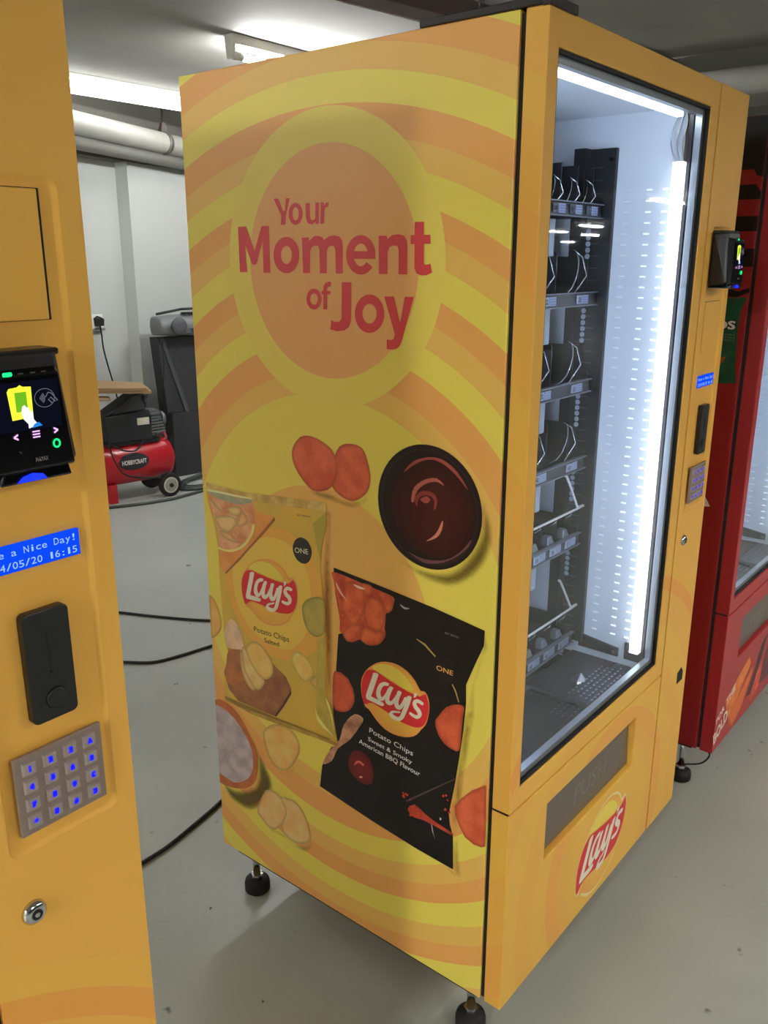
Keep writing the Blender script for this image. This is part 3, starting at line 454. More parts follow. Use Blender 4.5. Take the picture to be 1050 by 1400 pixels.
LOGO = [
  ('logo_rim',0,'flat',(204,128,70),None,[3360,7154,3353,7249,3330,7340,3286,7433,3226,7524,3148,7613,3058,7694,2961,7762,2858,7816,2750,7852,2643,7873,2545,7883,2448,7877,2342,7854,2239,7815,2147,7758,2066,7689,1999,7600,1944,7529,1898,7529,1860,7543,1823,7525,1791,7493,1766,7446,1747,7387,1736,7319,1733,7241,1740,7147,1757,7049,1780,6958,1813,6875,1860,6804,1913,6737,1961,6665,2014,6597,2079,6543,2152,6498,2236,6462,2329,6435,2433,6415,2544,6406,2654,6413,2763,6437,2868,6485,2967,6549,3060,6629,3135,6699,3169,6720,3192,6727,3229,6738,3267,6766,3303,6841,3333,6937,3352,7045],None),
  ('logo_disc',1,'radial',(206,162,66),(198,130,62),[3114,7583,3081,7660,3003,7704,2927,7755,2839,7797,2743,7829,2642,7849,2544,7855,2448,7847,2359,7825,2273,7788,2183,7740,2100,7678,2031,7589,1978,7506,1942,7478,1926,7448,1940,7362,1956,7254,1939,7141,1918,7022,1906,6894,1914,6776,1963,6690,2032,6622,2108,6561,2188,6513,2255,6481,2329,6460,2433,6443,2544,6438,2646,6450,2745,6476,2842,6523,2930,6578,2999,6628,3060,6677,3141,6699,3173,6766,3036,6978,2912,7224,3003,7424],None),
  ('logo_banner',2,'flat',(176,38,44),None,[3341,7144,3332,7239,3311,7330,3274,7422,3226,7500,3172,7548,3114,7575,3053,7587,2985,7585,2906,7567,2821,7544,2733,7522,2641,7501,2545,7479,2445,7457,2338,7436,2234,7420,2142,7412,2061,7409,1998,7405,1942,7412,1883,7457,1833,7494,1808,7477,1790,7433,1767,7373,1750,7295,1749,7196,1758,7094,1778,7011,1806,6939,1840,6877,1880,6827,1927,6787,1982,6758,2048,6740,2121,6730,2196,6726,2279,6727,2375,6736,2474,6751,2564,6777,2655,6805,2756,6831,2856,6853,2945,6872,3022,6883,3081,6883,3135,6868,3204,6819,3267,6790,3302,6848,3323,6941,3337,7040],None),
  ('logo_gloss',2,'flat',(206,176,74),None,[3077,7642,3014,7698,2912,7756,2825,7787,2731,7804,2627,7812,2518,7802,2409,7769,2307,7717,2218,7645,2150,7570,2108,7506,2114,7460,2211,7451,2339,7461,2446,7486,2551,7515,2661,7535,2767,7553,2863,7574,2948,7596,3034,7615],None),
  ('logo_lettering',3,'flat',(206,190,176),None,[3047,7534,3053,7511,3062,7480,3073,7443,3085,7405,3100,7365,3116,7321,3134,7274,3152,7226,3170,7174,3190,7119,3207,7067,3221,7024,3228,6993,3230,6970,3229,6956,3228,6948,3178,6920,3116,6973,3112,6983,3108,6995,3102,7010,3092,7035,3079,7074,3060,7125,3041,7180,3022,7231,3006,7278,2989,7324,2973,7369,2959,7411,2945,7451,2933,7490,2923,7522,2916,7544,2976,7557],None),
  ('logo_lettering',3,'flat',(206,190,176),None,[3216,6926,3192,6924,3158,6922,3120,6919,3084,6917,3051,6914,3018,6912,2985,6910,2954,6907,2919,6906,2884,6905,2852,6904,2829,6904,2782,6938,2791,6979,2811,6984,2840,6990,2873,6997,2906,7003,2938,7007,2970,7010,3003,7013,3035,7016,3071,7020,3108,7024,3142,7027,3165,7030,3206,6979],None),
  ('logo_lettering',3,'flat',(206,190,176),None,[2665,7434,2678,7437,2699,7439,2726,7440,2755,7437,2782,7429,2811,7417,2842,7399,2873,7374,2898,7343,2919,7310,2938,7276,2952,7241,2963,7206,2971,7171,2975,7136,2974,7103,2966,7073,2953,7047,2936,7025,2915,7009,2886,7003,2854,7007,2820,7021,2790,7043,2764,7070,2741,7101,2719,7134,2698,7168,2678,7209,2657,7254,2640,7294,2628,7322,2647,7348,2687,7326,2700,7299,2719,7259,2740,7216,2760,7181,2779,7152,2799,7125,2818,7104,2831,7093,2838,7090,2840,7091,2841,7093,2842,7096,2848,7102,2857,7115,2864,7131,2868,7148,2868,7168,2866,7193,2860,7219,2852,7244,2842,7267,2830,7291,2816,7312,2805,7327,2797,7335,2787,7343,2773,7351,2759,7358,2744,7364,2724,7368,2703,7371,2687,7374,2667,7404],None),
  ('logo_lettering',3,'flat',(206,190,176),None,[2649,7385,2661,7360,2678,7324,2697,7282,2713,7243,2726,7208,2737,7174,2746,7141,2752,7110,2755,7081,2755,7055,2750,7029,2738,7007,2717,6992,2691,6984,2659,6985,2623,6996,2591,7017,2564,7042,2540,7069,2518,7097,2496,7131,2476,7168,2459,7201,2448,7223,2464,7255,2509,7235,2522,7213,2541,7181,2561,7149,2579,7124,2597,7106,2615,7089,2629,7078,2635,7076,2636,7077,2640,7078,2645,7081,2647,7084,2650,7088,2652,7098,2653,7113,2652,7132,2647,7155,2640,7182,2630,7212,2619,7243,2605,7277,2588,7316,2571,7352,2559,7377,2598,7395],None),
  ('logo_lettering',3,'flat',(206,190,176),None,[2452,7357,2461,7336,2473,7306,2488,7271,2500,7237,2511,7205,2522,7172,2532,7137,2538,7103,2538,7071,2534,7041,2526,7014,2513,6991,2492,6975,2466,6966,2430,6967,2387,6987,2357,7018,2336,7050,2318,7083,2301,7116,2282,7155,2263,7200,2247,7240,2236,7267,2256,7296,2299,7272,2312,7245,2331,7205,2352,7163,2371,7128,2389,7099,2406,7072,2420,7055,2424,7053,2415,7057,2414,7059,2419,7062,2423,7067,2428,7075,2432,7091,2435,7111,2435,7131,2431,7152,2424,7179,2414,7209,2404,7239,2392,7270,2379,7302,2367,7332,2358,7352,2399,7369],None),
  ('logo_lettering',3,'flat',(206,190,176),None,[2231,7326,2240,7295,2253,7251,2267,7202,2282,7156,2297,7113,2314,7067,2331,7022,2348,6980,2363,6940,2376,6904,2389,6874,2400,6853,2411,6837,2420,6826,2429,6819,2438,6813,2453,6809,2475,6808,2500,6810,2523,6813,2542,6818,2559,6825,2572,6833,2575,6836,2578,6832,2579,6835,2576,6843,2571,6850,2562,6856,2543,6864,2519,6872,2495,6880,2471,6888,2446,6896,2423,6903,2407,6908,2389,6930,2403,6944,2418,6941,2441,6936,2467,6931,2492,6925,2515,6919,2541,6913,2568,6905,2595,6891,2619,6872,2640,6848,2654,6819,2655,6787,2640,6766,2620,6751,2596,6740,2570,6732,2543,6726,2511,6723,2476,6723,2440,6730,2404,6746,2372,6768,2344,6795,2318,6827,2298,6863,2281,6901,2266,6939,2250,6978,2233,7020,2215,7066,2197,7114,2180,7161,2165,7210,2151,7260,2139,7304,2131,7334,2177,7345],None),
  ('logo_lettering',3,'flat',(206,190,176),None,[2091,7420,2088,7412,2085,7402,2082,7392,2080,7387,2079,7383,2081,7374,2086,7363,2088,7355,2085,7340,2067,7345,2059,7351,2049,7360,2036,7373,2025,7391,2020,7410,2018,7427,2017,7441,2016,7450,2054,7445],None),
  ('logo_lettering',3,'flat',(206,190,176),None,[1855,7302,1869,7310,1890,7320,1915,7330,1939,7337,1961,7339,1983,7340,2009,7336,2038,7324,2065,7303,2086,7279,2102,7251,2112,7221,2110,7193,2103,7170,2092,7149,2078,7129,2060,7112,2039,7098,2021,7086,2010,7075,2001,7063,1994,7050,1990,7038,1990,7032,1990,7027,1993,7019,1997,7014,1997,7012,2002,7009,2016,7005,2035,7002,2055,7001,2079,7003,2106,7009,2132,7016,2151,7020,2185,7000,2185,6969,2169,6961,2144,6950,2116,6939,2088,6932,2062,6929,2035,6929,2006,6933,1974,6946,1944,6969,1922,6996,1907,7025,1898,7055,1900,7082,1907,7106,1918,7126,1932,7146,1951,7163,1972,7176,1990,7187,2003,7197,2011,7210,2019,7223,2022,7235,2023,7241,2022,7244,2019,7251,2014,7257,2012,7259,2012,7260,2004,7262,1991,7263,1975,7263,1954,7261,1929,7257,1906,7252,1888,7249,1865,7274],None),
]
ART_TEXTS = [('Potato Chips',[3157,6223,2099,6117],113,0.012,(205,200,192),5,'lettering'),('Sweet & Smoky',[3191,6026,2116,5932],96,0.012,(205,200,192),5,'lettering'),('American BBQ Flavour',[3424,5882,1929,5747],109,0.012,(205,200,192),5,'lettering'),('Potato Chips',[6328,7451,5279,7504],128,0.012,(66,52,28),6,'lettering'),('Salted',[6019,7287,5579,7315],108,0.012,(66,52,28),6,'lettering'),('ONE',[5038,9501,4671,9538],112,0.0,(200,190,160),8,'lettering'),('ONE',[1601,8053,1243,8048],99,0.0,(190,140,76),7,'lettering'),('BEST BEFORE',[4958,10266,4597,10296],35,0.0,(80,70,40),5,'lettering'),('BEST BEFORE',[1434,8794,1147,8783],38,0.0,(110,108,106),5,'lettering')]
LOGO_YELLOW_BAG = [[1.026119,-0.138576],[0.053936,0.982058],[0.283512,0.179489]]
LOGO_FRONT = [[-1.484436,-0.147679],[0.157518,1.444679],[0.681115,-0.722042]]
SLOGAN = [[5330,16056,5208,16054,5101,15844,5059,15843,5026,16050,4931,16049,5034,15764,5053,15611,5170,15611,5150,15767],[4626,15783,4627,15812,4632,15840,4641,15866,4654,15891,4671,15913,4690,15932,4712,15947,4737,15959,4762,15966,4789,15969,4816,15968,4842,15962,4867,15952,4891,15938,4912,15920,4930,15898,4945,15874,4956,15848,4963,15820,4967,15791,4872,15789,4871,15807,4867,15824,4862,15840,4855,15854,4847,15867,4837,15878,4827,15887,4815,15893,4803,15897,4791,15898,4779,15896,4768,15892,4757,15885,4747,15876,4738,15864,4730,15851,4725,15836,4721,15820,4718,15803,4718,15786],[4966,15793,4966,15764,4960,15736,4951,15709,4938,15684,4921,15662,4901,15643,4879,15627,4854,15616,4828,15609,4802,15606,4775,15607,4749,15614,4724,15624,4700,15638,4679,15656,4661,15678,4647,15702,4636,15728,4629,15755,4626,15783,4718,15786,4720,15769,4723,15752,4728,15736,4735,15722,4743,15709,4753,15698,4764,15689,4775,15683,4787,15679,4799,15678,4811,15679,4823,15684,4834,15691,4844,15700,4853,15712,4860,15725,4866,15740,4870,15756,4872,15773,4872,15790],[4552,15955,4449,15955,4451,15762,4441,15694,4403,15671,4351,15681,4327,15718,4320,15953,4235,15952,4248,15610,4322,15609,4329,15642,4393,15605,4464,15612,4526,15647,4552,15724],[4196,15954,4123,15954,4117,15900,4070,15944,4012,15950,4025,15881,4083,15872,4110,15833,4127,15610,4212,15609],[6292,15600,6074,15605,5872,15163,5662,15602,5472,15604,5474,14791,5654,14789,5645,15348,5841,14932,5949,14932,6117,15288,6093,14799,6291,14794],[4730,15100,4733,15148,4743,15195,4760,15239,4784,15281,4815,15317,4852,15349,4894,15375,4939,15394,4988,15405,5038,15409,5088,15406,5138,15395,5186,15377,5231,15352,5271,15320,5306,15283,5335,15241,5356,15195,5370,15147,5376,15098,5188,15099,5186,15123,5180,15147,5171,15169,5158,15190,5143,15209,5126,15224,5107,15237,5087,15246,5065,15252,5043,15254,5022,15252,5001,15246,4981,15237,4963,15224,4948,15209,4934,15190,4924,15170,4917,15147,4912,15124,4912,15100],[5376,15100,5375,15051,5365,15003,5347,14957,5322,14915,5290,14877,5252,14845,5209,14819,5163,14801,5113,14790,5062,14786,5012,14791,4962,14803,4914,14822,4871,14848,4831,14880,4797,14918,4770,14959,4749,15004,4736,15051,4730,15100,4912,15100,4914,15076,4920,15052,4929,15030,4941,15009,4956,14991,4973,14975,4992,14962,5013,14953,5034,14947,5056,14945,5077,14947,5098,14953,5118,14962,5136,14974,5152,14990,5166,15009,5176,15030,5184,15052,5188,15076,5188,15100],[4659,15391,4494,15394,4480,15336,4367,15412,4257,15416,4171,15387,4134,15340,4016,15407,3902,15419,3788,15398,3722,15336,3708,15241,3715,14796,3871,14794,3879,15188,3905,15243,3962,15257,4039,15230,4076,15162,4084,14797,4241,14796,4247,15190,4273,15245,4339,15260,4420,15233,4465,15163,4481,14796,4647,14797],[2994,15100,2996,15138,3003,15175,3015,15212,3031,15246,3051,15278,3074,15308,3102,15335,3132,15358,3165,15378,3201,15393,3238,15404,3276,15411,3315,15413,3354,15410,3393,15403,3430,15391,3466,15375,3499,15355,3530,15330,3558,15302,3581,15271,3601,15238,3617,15202,3459,15159,3452,15179,3442,15199,3431,15216,3417,15233,3402,15247,3386,15259,3369,15268,3350,15275,3332,15279,3313,15281,3293,15280,3275,15276,3256,15270,3239,15261,3223,15250,3208,15236,3194,15221,3182,15204,3173,15185,3165,15165,3159,15144,3156,15122,3155,15100],[3616,15204,3627,15167,3634,15129,3635,15090,3632,15051,3624,15013,3611,14976,3593,14941,3571,14909,3546,14879,3517,14853,3484,14831,3449,14813,3413,14799,3374,14789,3335,14785,3296,14785,3257,14790,3219,14799,3182,14813,3147,14831,3115,14854,3086,14879,3061,14908,3188,14989,3201,14973,3215,14958,3231,14945,3248,14935,3266,14927,3284,14922,3303,14919,3323,14919,3342,14922,3360,14927,3378,14936,3395,14946,3411,14959,3425,14974,3437,14991,3448,15010,3456,15029,3462,15050,3466,15072,3468,15094,3467,15117,3464,15139,3459,15160],[3549,15160,3001,15158,2998,15037,3550,15036],[2931,15397,2760,15397,2749,15338,2657,15401,2521,15417,2410,15390,2355,15321,2341,15219,2342,14799,2512,14799,2515,15182,2543,15233,2611,15247,2701,15221,2738,15144,2744,14799,2923,14800],[2200,15594,2018,15593,2015,15399,1892,15397,1886,15263,2012,15262,2010,15003,2000,14958,1951,14948,1883,14968,1848,14832,1948,14793,2062,14784,2155,14819,2196,14900,2198,15261,2275,15264,2276,15396,2197,15399],[4217,14362,4218,14389,4224,14416,4234,14441,4248,14465,4266,14485,4287,14503,4311,14516,4337,14526,4364,14532,4393,14534,4421,14531,4449,14523,4476,14512,4501,14497,4523,14478,4542,14456,4558,14432,4570,14405,4577,14378,4580,14350,4490,14353,4489,14368,4485,14383,4479,14398,4471,14411,4461,14423,4450,14433,4437,14442,4423,14448,4409,14452,4395,14454,4380,14453,4366,14450,4353,14444,4340,14437,4330,14427,4321,14416,4313,14403,4308,14389,4305,14374,4304,14359],[4580,14351,4579,14323,4573,14296,4562,14270,4548,14247,4530,14226,4509,14209,4484,14195,4458,14185,4430,14179,4402,14178,4373,14181,4346,14189,4319,14201,4294,14216,4272,14235,4253,14257,4238,14281,4227,14307,4219,14334,4217,14362,4304,14359,4306,14344,4310,14329,4316,14315,4324,14301,4333,14290,4345,14279,4357,14271,4371,14265,4385,14261,4400,14259,4414,14260,4428,14263,4442,14268,4454,14276,4465,14285,4474,14297,4481,14310,4486,14324,4489,14339,4490,14354],[4181,14186,4171,14442,4214,14444,4213,14498,4169,14502,4160,14578,4119,14635,4052,14658,3986,14654,3995,14576,4042,14580,4074,14552,4083,14501,4005,14500,4010,14446,4084,14442,4090,14189],[3738,14654,3521,14657,3535,14037,3581,13916,3699,13845,3863,13826,4020,13851,3994,14006,3897,13983,3808,13992,3755,14043],[2809,14165,2813,14214,2824,14261,2843,14305,2869,14346,2901,14382,2939,14412,2981,14437,3027,14454,3076,14464,3126,14466,3176,14461,3226,14448,3272,14427,3316,14400,3355,14367,3388,14327,3416,14284,3435,14237,3448,14188,3452,14137,3280,14145,3278,14171,3273,14196,3263,14220,3251,14242,3235,14262,3216,14280,3196,14294,3173,14304,3150,14311,3126,14314,3102,14313,3079,14308,3056,14299,3036,14286,3018,14271,3002,14252,2990,14231,2981,14208,2975,14184,2973,14159],[3452,14140,3448,14090,3436,14042,3417,13996,3390,13954,3357,13917,3318,13887,3274,13863,3227,13846,3178,13837,3127,13835,3076,13842,3027,13856,2981,13877,2938,13906,2900,13940,2868,13979,2842,14022,2824,14068,2812,14116,2809,14165,2973,14159,2975,14133,2981,14109,2990,14085,3002,14063,3018,14043,3036,14025,3057,14011,3079,14000,3102,13993,3126,13990,3150,13991,3174,13996,3196,14005,3217,14017,3235,14033,3251,14052,3264,14073,3273,14097,3278,14121,3280,14147],[2809,14442,2606,14450,2485,14054,2468,14055,2379,14448,2200,14453,2393,13871,2437,13733,2488,13649,2558,13603,2646,13584,2753,13591,2754,13748,2665,13742,2612,13764,2581,13834]]

# ---------------------------------------------------------------- materials
Yc, Oc, Lc = (194, 178, 78), (197, 140, 76), (196, 156, 80)
SIDE_RINGS = [(0, Lc), (.02, Lc), (.391, Lc), (.437, Oc), (.487, Yc), (.538, Lc), (.576, Oc), (.614, Yc), (.660, Lc), (.699, Oc), (.741, Yc), (.785, Lc), (.826, Oc), (.871, Yc), (.916, Lc), (.959, Oc), (1.002, Yc)]
SIDE_RINGS[1] = (.05, Yc); SIDE_RINGS[0] = (0, Yc)
M_SIDE = ring_mat('yellow_side_vinyl', (.412, .871), (1, 2), SIDE_RINGS, .40, GAIN)
fY, fL, fO = (190, 149, 63), (190, 144, 64), (190, 138, 63)
M_FRONT = ring_mat('yellow_front_vinyl', (.45, .28), (0, 2), [(0, fY), (.17, fY), (.20, fL), (.24, fO), (.285, fY), (.34, fL), (.40, fY), (.47, fL), (.54, fL), (.55, (189,131,60)), (.585, (190,147,63)), (.615, fL), (.9, fL)], .42, GAIN)
M_EDGE = ring_mat('yellow_door_edge_vinyl', (.412, .871), (1, 2), [(0, fL), (.42, fL), (.50, fY), (.58, fL), (.70, fO), (.8, fL), (.9, fY), (.96, fL)], .42, GAIN)
M_REDV = mat('red_vinyl', (150, 22, 30), .38, noise_amt=.03)
M_REDF = mat('red_front_vinyl', (176, 44, 48), .38, noise_amt=.03)
M_DARK = mat('black_sheet', (24, 24, 26), .5)
M_GASK = mat('black_rubber', (14, 13, 13), .7)
M_WHITE = mat('white_liner', (222, 228, 240), .35, noise_amt=.01)
M_ALU = mat('aluminium', (190, 194, 200), .32, 1, scale=60)
M_STEEL = mat('brushed_steel', (140, 132, 130), .38, 1, scale=120)
M_CHROME = mat('chrome', (205, 205, 208), .12, 1)
M_FLAP = mat('grey_brown_flap', (126, 116, 108), .35, .5, scale=60)
M_LED = emis('led_light', (225, 235, 255), LED_W * .6)
M_LED2 = emis('led_light_left', (196, 215, 255), LED_W * 7)
M_LEDTOP = emis('led_light_top', (225, 235, 255), LED_W * 1.4)
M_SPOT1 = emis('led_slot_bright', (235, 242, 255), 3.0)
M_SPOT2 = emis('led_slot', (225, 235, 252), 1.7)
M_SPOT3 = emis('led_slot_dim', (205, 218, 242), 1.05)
M_TRAY = mat('tray_black', (22, 24, 29), .45)
M_RAIL = mat('tray_rail_grey', (32, 34, 40), .4, .2)
M_LBL = mat('price_card', (150, 160, 190), .5)
M_WIRE = mat('coil_wire', (190, 196, 205), .22, 1)
M_PLASTIC = mat('black_plastic', (18, 18, 20), .32)
M_SCREEN = mat('black_glass', (8, 8, 12), .12)
M_LCD = emis('lcd_blue', (12, 72, 245), 1.1)
M_LCDT = emis('lcd_text', (170, 215, 250), .9)
M_KEYB = emis('key_blue', (18, 22, 255), 2.2)
M_KEYB2 = emis('key_blue_core', (120, 140, 255), 1.6)
M_TUBE = emis('fluorescent_tube', (248, 251, 243), LAMP_W)
M_TUBE2 = emis('aged_fluorescent_tube', (255, 236, 224), LAMP_W*1.55)  # warm fill for the lamps added before the machine fronts
M_FIT = mat('fitting_white', (225, 224, 214), .4)
M_TUBE3 = emis('new_fluorescent_tube', (255, 250, 236), LAMP_W*6.3)  # strong fill for the unseen lamp added to brighten the side panel

def glass_mat():
    m = bpy.data.materials.new('window_glass'); m.use_nodes = True
    nt = m.node_tree; nt.nodes.remove(nt.nodes['Principled BSDF'])
    tr = nt.nodes.new('ShaderNodeBsdfTransparent'); tr.inputs[0].default_value = (.95, .965, .965, 1)
    gl = nt.nodes.new('ShaderNodeBsdfGlossy'); gl.inputs['Roughness'].default_value = .02
    lw = nt.nodes.new('ShaderNodeLayerWeight'); lw.inputs[0].default_value = .5
    pw = nt.nodes.new('ShaderNodeMath'); pw.operation = 'POWER'; pw.inputs[1].default_value = 5
    nt.links.new(lw.outputs['Facing'], pw.inputs[0])
    fr = nt.nodes.new('ShaderNodeMath'); fr.operation = 'MULTIPLY_ADD'; fr.inputs[1].default_value = .96; fr.inputs[2].default_value = .04
    nt.links.new(pw.outputs[0], fr.inputs[0])
    mx = nt.nodes.new('ShaderNodeMixShader')
    nt.links.new(fr.outputs[0], mx.inputs[0]); nt.links.new(tr.outputs[0], mx.inputs[1]); nt.links.new(gl.outputs[0], mx.inputs[2])
    nt.links.new(mx.outputs[0], nt.nodes['Material Output'].inputs[0])
    return m
M_GLASS = glass_mat()

def floor_mat():
    m = bpy.data.materials.new('painted_concrete_floor'); m.use_nodes = True
    nt = m.node_tree; p = nt.nodes['Principled BSDF']; tc = nt.nodes.new('ShaderNodeTexCoord')
    n1 = nt.nodes.new('ShaderNodeTexNoise'); n1.inputs['Scale'].default_value = 1.1; n1.inputs['Detail'].default_value = 6
    n2 = nt.nodes.new('ShaderNodeTexNoise'); n2.inputs['Scale'].default_value = 45; n2.inputs['Detail'].default_value = 4
    r = nt.nodes.new('ShaderNodeValToRGB'); r.color_ramp.elements[0].position = .3; r.color_ramp.elements[1].position = .75
    r.color_ramp.elements[0].color = (*lin((160, 165, 160)), 1); r.color_ramp.elements[1].color = (*lin((182, 187, 181)), 1)
    # small dark scuffs
    v = nt.nodes.new('ShaderNodeTexNoise'); v.inputs['Scale'].default_value = 14; v.inputs['Detail'].default_value = 3
    rv = nt.nodes.new('ShaderNodeValToRGB'); rv.color_ramp.elements[0].position = .70; rv.color_ramp.elements[1].position = .76
    mx = nt.nodes.new('ShaderNodeMix'); mx.data_type = 'RGBA'; mx.inputs[7].default_value = (*lin((92, 90, 84)), 1)
    for n_ in (n1, n2, v): nt.links.new(tc.outputs['Object'], n_.inputs['Vector'])
    nt.links.new(n1.outputs['Fac'], r.inputs[0]); nt.links.new(v.outputs['Fac'], rv.inputs[0])
    nt.links.new(rv.outputs[0], mx.inputs[0]); nt.links.new(r.outputs[0], mx.inputs[6]); nt.links.new(mx.outputs[2], p.inputs['Base Color'])
    bp = nt.nodes.new('ShaderNodeBump'); bp.inputs['Strength'].default_value = .22; bp.inputs['Distance'].default_value = .004
    nt.links.new(n2.outputs['Fac'], bp.inputs['Height']); nt.links.new(bp.outputs[0], p.inputs['Normal'])
    p.inputs['Roughness'].default_value = .36
    p.inputs['Specular IOR Level'].default_value = .35
    return m
M_FLOOR = floor_mat()
M_CEIL = mat('grey_concrete_ceiling', (150, 149, 142), .8, noise_amt=.18, scale=3, bump=.4)
M_WALL = mat('white_painted_wall', (184, 188, 184), .7, noise_amt=.03, scale=4, bump=.05)
M_BEAM = mat('grey_concrete_beam', (128, 128, 120), .8, noise_amt=.12, scale=5)

# ---------------------------------------------------------------- the room
XA, XB, YA = -6.0, 46.0, -26.0
wd = Vector((.966, .259, 0)); wn = Vector((-.259, .966, 0)); w0 = Vector((2.4, 4.6, 0))   # back wall line
def wall_pt(s, off=0, z=0): return w0 + wd*s - wn*off + Vector((0, 0, z))
S0, S1 = -8.6, 45.0
a = wall_pt(S0); b = wall_pt(S1)
foot = [(XA-.3, YA), (XB, YA), (b.x, b.y+.6), (a.x, a.y+.6)]
MB().hull([(x, y, -.1) for x, y in foot], [(x, y, 0) for x, y in foot]).build('floor', M_FLOOR, kind='structure')
MB().hull([(x, y, CEIL) for x, y in foot], [(x, y, CEIL+.15) for x, y in foot]).build('ceiling', M_CEIL, kind='structure')
def wall_box(name, s0, s1, o0, o1, z0, z1, m, kind='structure', bevel=0, parent=None):
    L = [wall_pt(s0, o0), wall_pt(s1, o0), wall_pt(s1, o1), wall_pt(s0, o1)]
    return MB().hull([(p.x, p.y, z0) for p in L], [(p.x, p.y, z1) for p in L]).build(name, m, parent, kind=kind, bevel=bevel)
wall_box('wall_back', S0, S1, 0, -.2, 0, CEIL, M_WALL)
wall_box('trim_1', .145, 3.2, .0, .10, 0, 2.12, M_WALL)            # the thicker stretch of wall right of the step
wall_box('trim_2', S0, S1, .0, .11, 2.12, CEIL, mat('dark_concrete_lintel', (92, 91, 84), .85, noise_amt=.15, scale=5))   # grey concrete lintel along the wall top
MB().box(XA-.3, XA, YA, 2.5, 0, CEIL).build('wall_left', M_WALL, kind='structure')
MB().box(XA-.3, XB, YA-.2, YA, 0, CEIL).build('wall_front', M_WALL, kind='structure')
MB().box(XB, XB+.2, YA, 17, 0, CEIL).build('wall_right', M_WALL, kind='structure')
MB().box(3.62, 4.1, -.6, 4.6, 2.38, CEIL).build('trim_3', M_BEAM, kind='structure')    # beam right of the machines
MB().box(5.4, 5.55, -1.0, 5.0, 0, CEIL).build('wall_partition', mat('dim_partition', (96, 92, 88), .8), kind='structure')

# ---------------------------------------------------------------- lamps on the ceiling
def batten(x0, x1, y, z, label, open_tube=True, rz=0, m_tube=None, added_shields=False):
    L = x1-x0
    t = thing('fluorescent_lamp', label, 'lamp', (x0, y, z), rz)
    if open_tube:
        MB().box(0, L, -.03, .03, -.045, 0).build('batten', M_FIT, t, bevel=.004)
        for xx in (0, L):
            s = 1 if xx == 0 else -1
            MB().hull([(xx-.006*s, -.030, 0), (xx-.006*s, .030, 0), (xx-.006*s, .016, -.106), (xx-.006*s, -.016, -.106)],
                      [(xx+.022*s, -.030, 0), (xx+.022*s, .030, 0), (xx+.022*s, .016, -.106), (xx+.022*s, -.016, -.106)]).build('end_cap', M_FIT, t, bevel=.006)
        MB().lathe([(.016, .03), (.016, L-.03)], (0, 0, -.088), 'x', 12).build('tube', m_tube or M_TUBE, t)
        if added_shields:  # shields added to keep tube light off the machine tops
            for sy in (-1, 1):
                MB().hull([(0, sy*.030, -.044), (L, sy*.030, -.044), (L, sy*.033, -.044), (0, sy*.033, -.044)],
                          [(0, sy*.062, -.112), (L, sy*.062, -.112), (L, sy*.065, -.112), (0, sy*.065, -.112)]).build('reflector', M_FIT, t)
        MB().lathe([(.019, .028), (.019, .075)], (0, 0, -.088), 'x', 12).build('starter_collar', M_FIT, t)
    else:
        MB().box(0, L, -.05, .05, -.03, 0).build('batten', M_FIT, t, bevel=.004)
        mb = MB(); pr = [(-.055, -.03), (-.055, -.07), (-.035, -.095), (.035, -.095), (.055, -.07), (.055, -.03)]
        mb.hull([(0, p[0], p[1]) for p in pr], [(L, p[0], p[1]) for p in pr])
        mb.build('diffuser', emis('diffuser_glow', (255, 252, 240), LAMP_W*.06), t)
        for xx in (0, L-.012):
            MB().box(xx, xx+.012, -.058, .058, -.098, 0).build('end_cap', M_FIT, t)
    return t
batten(1.86, 3.26, 2.70, CEIL, 'bare fluorescent tube lamp just above the back of the yellow machine', True, 0, emis('bright_fluorescent_tube', (248, 251, 243), LAMP_W*1.3))
batten(1.30, 3.10, 4.09, 2.5, 'long diffused strip light on the ceiling above the white pipe', False)
# unseen hall lamps: far ones read from glass reflections, near ones added as fill
for k, (x, y) in enumerate(((-5.5, -.8), (-3.3, 2.7), (1.0, -2.6), (-1.7, -3.0), (3.4, -2.9), (12.6, -5.1), (21.8, -10.9), (25.8, -14.1), (30.4, -15.1), (42.5, -22.3), (3.35, 3.5))):
    t = batten(x, x+1.5, y, CEIL, ['strip light over the aisle left of the photographer', 'strip light behind the left machine', 'strip light over the aisle before the machines', 'strip light behind the photographer',
        'strip light before the red machine', 'nearest strip light down the hall', 'second strip light down the hall', 'third strip light down the hall', 'fourth strip light down the hall', 'farthest strip light down the hall', 'strip light hidden behind the yellow machine near the black cabinet'][k], True, 0, M_TUBE2 if k in (2, 3, 4) else (M_TUBE3 if k == 0 else M_TUBE), k in (2, 3, 4))

# ---------------------------------------------------------------- pipes and duct
def tubes(name, label, cat, pts, r, m, parent=None):
    o = MB().tube(pts, r, 16).build(name, m, parent)
    if cat: tag(o, label, cat)
    return o
M_PIPE = mat('white_painted_pipe', (158, 157, 150), .5, noise_amt=.12, scale=14)
pipe = thing('insulated_pipe', 'thick white pipe running below the strip light near the white wall', 'pipe')
p0 = wall_pt(-1.6, .24, 2.30); p1 = wall_pt(1.6, .24, 2.22)
MB().tube([p0, p0.lerp(p1, .5), p1], .068, 20).build('pipe_run', M_PIPE, pipe)
pc = p0.lerp(p1, .617); dr = (p1-p0).normalized()
MB().tube([pc-dr*.018, pc+dr*.018], .074, 20).build('pipe_clamp', mat('clamp_grey', (96, 92, 86), .5, .4), pipe)
MB().tube([pc+Vector((0, 0, .06)), Vector((pc.x, pc.y, CEIL))], .006, 8).build('hanger_rod', M_DARK, pipe)
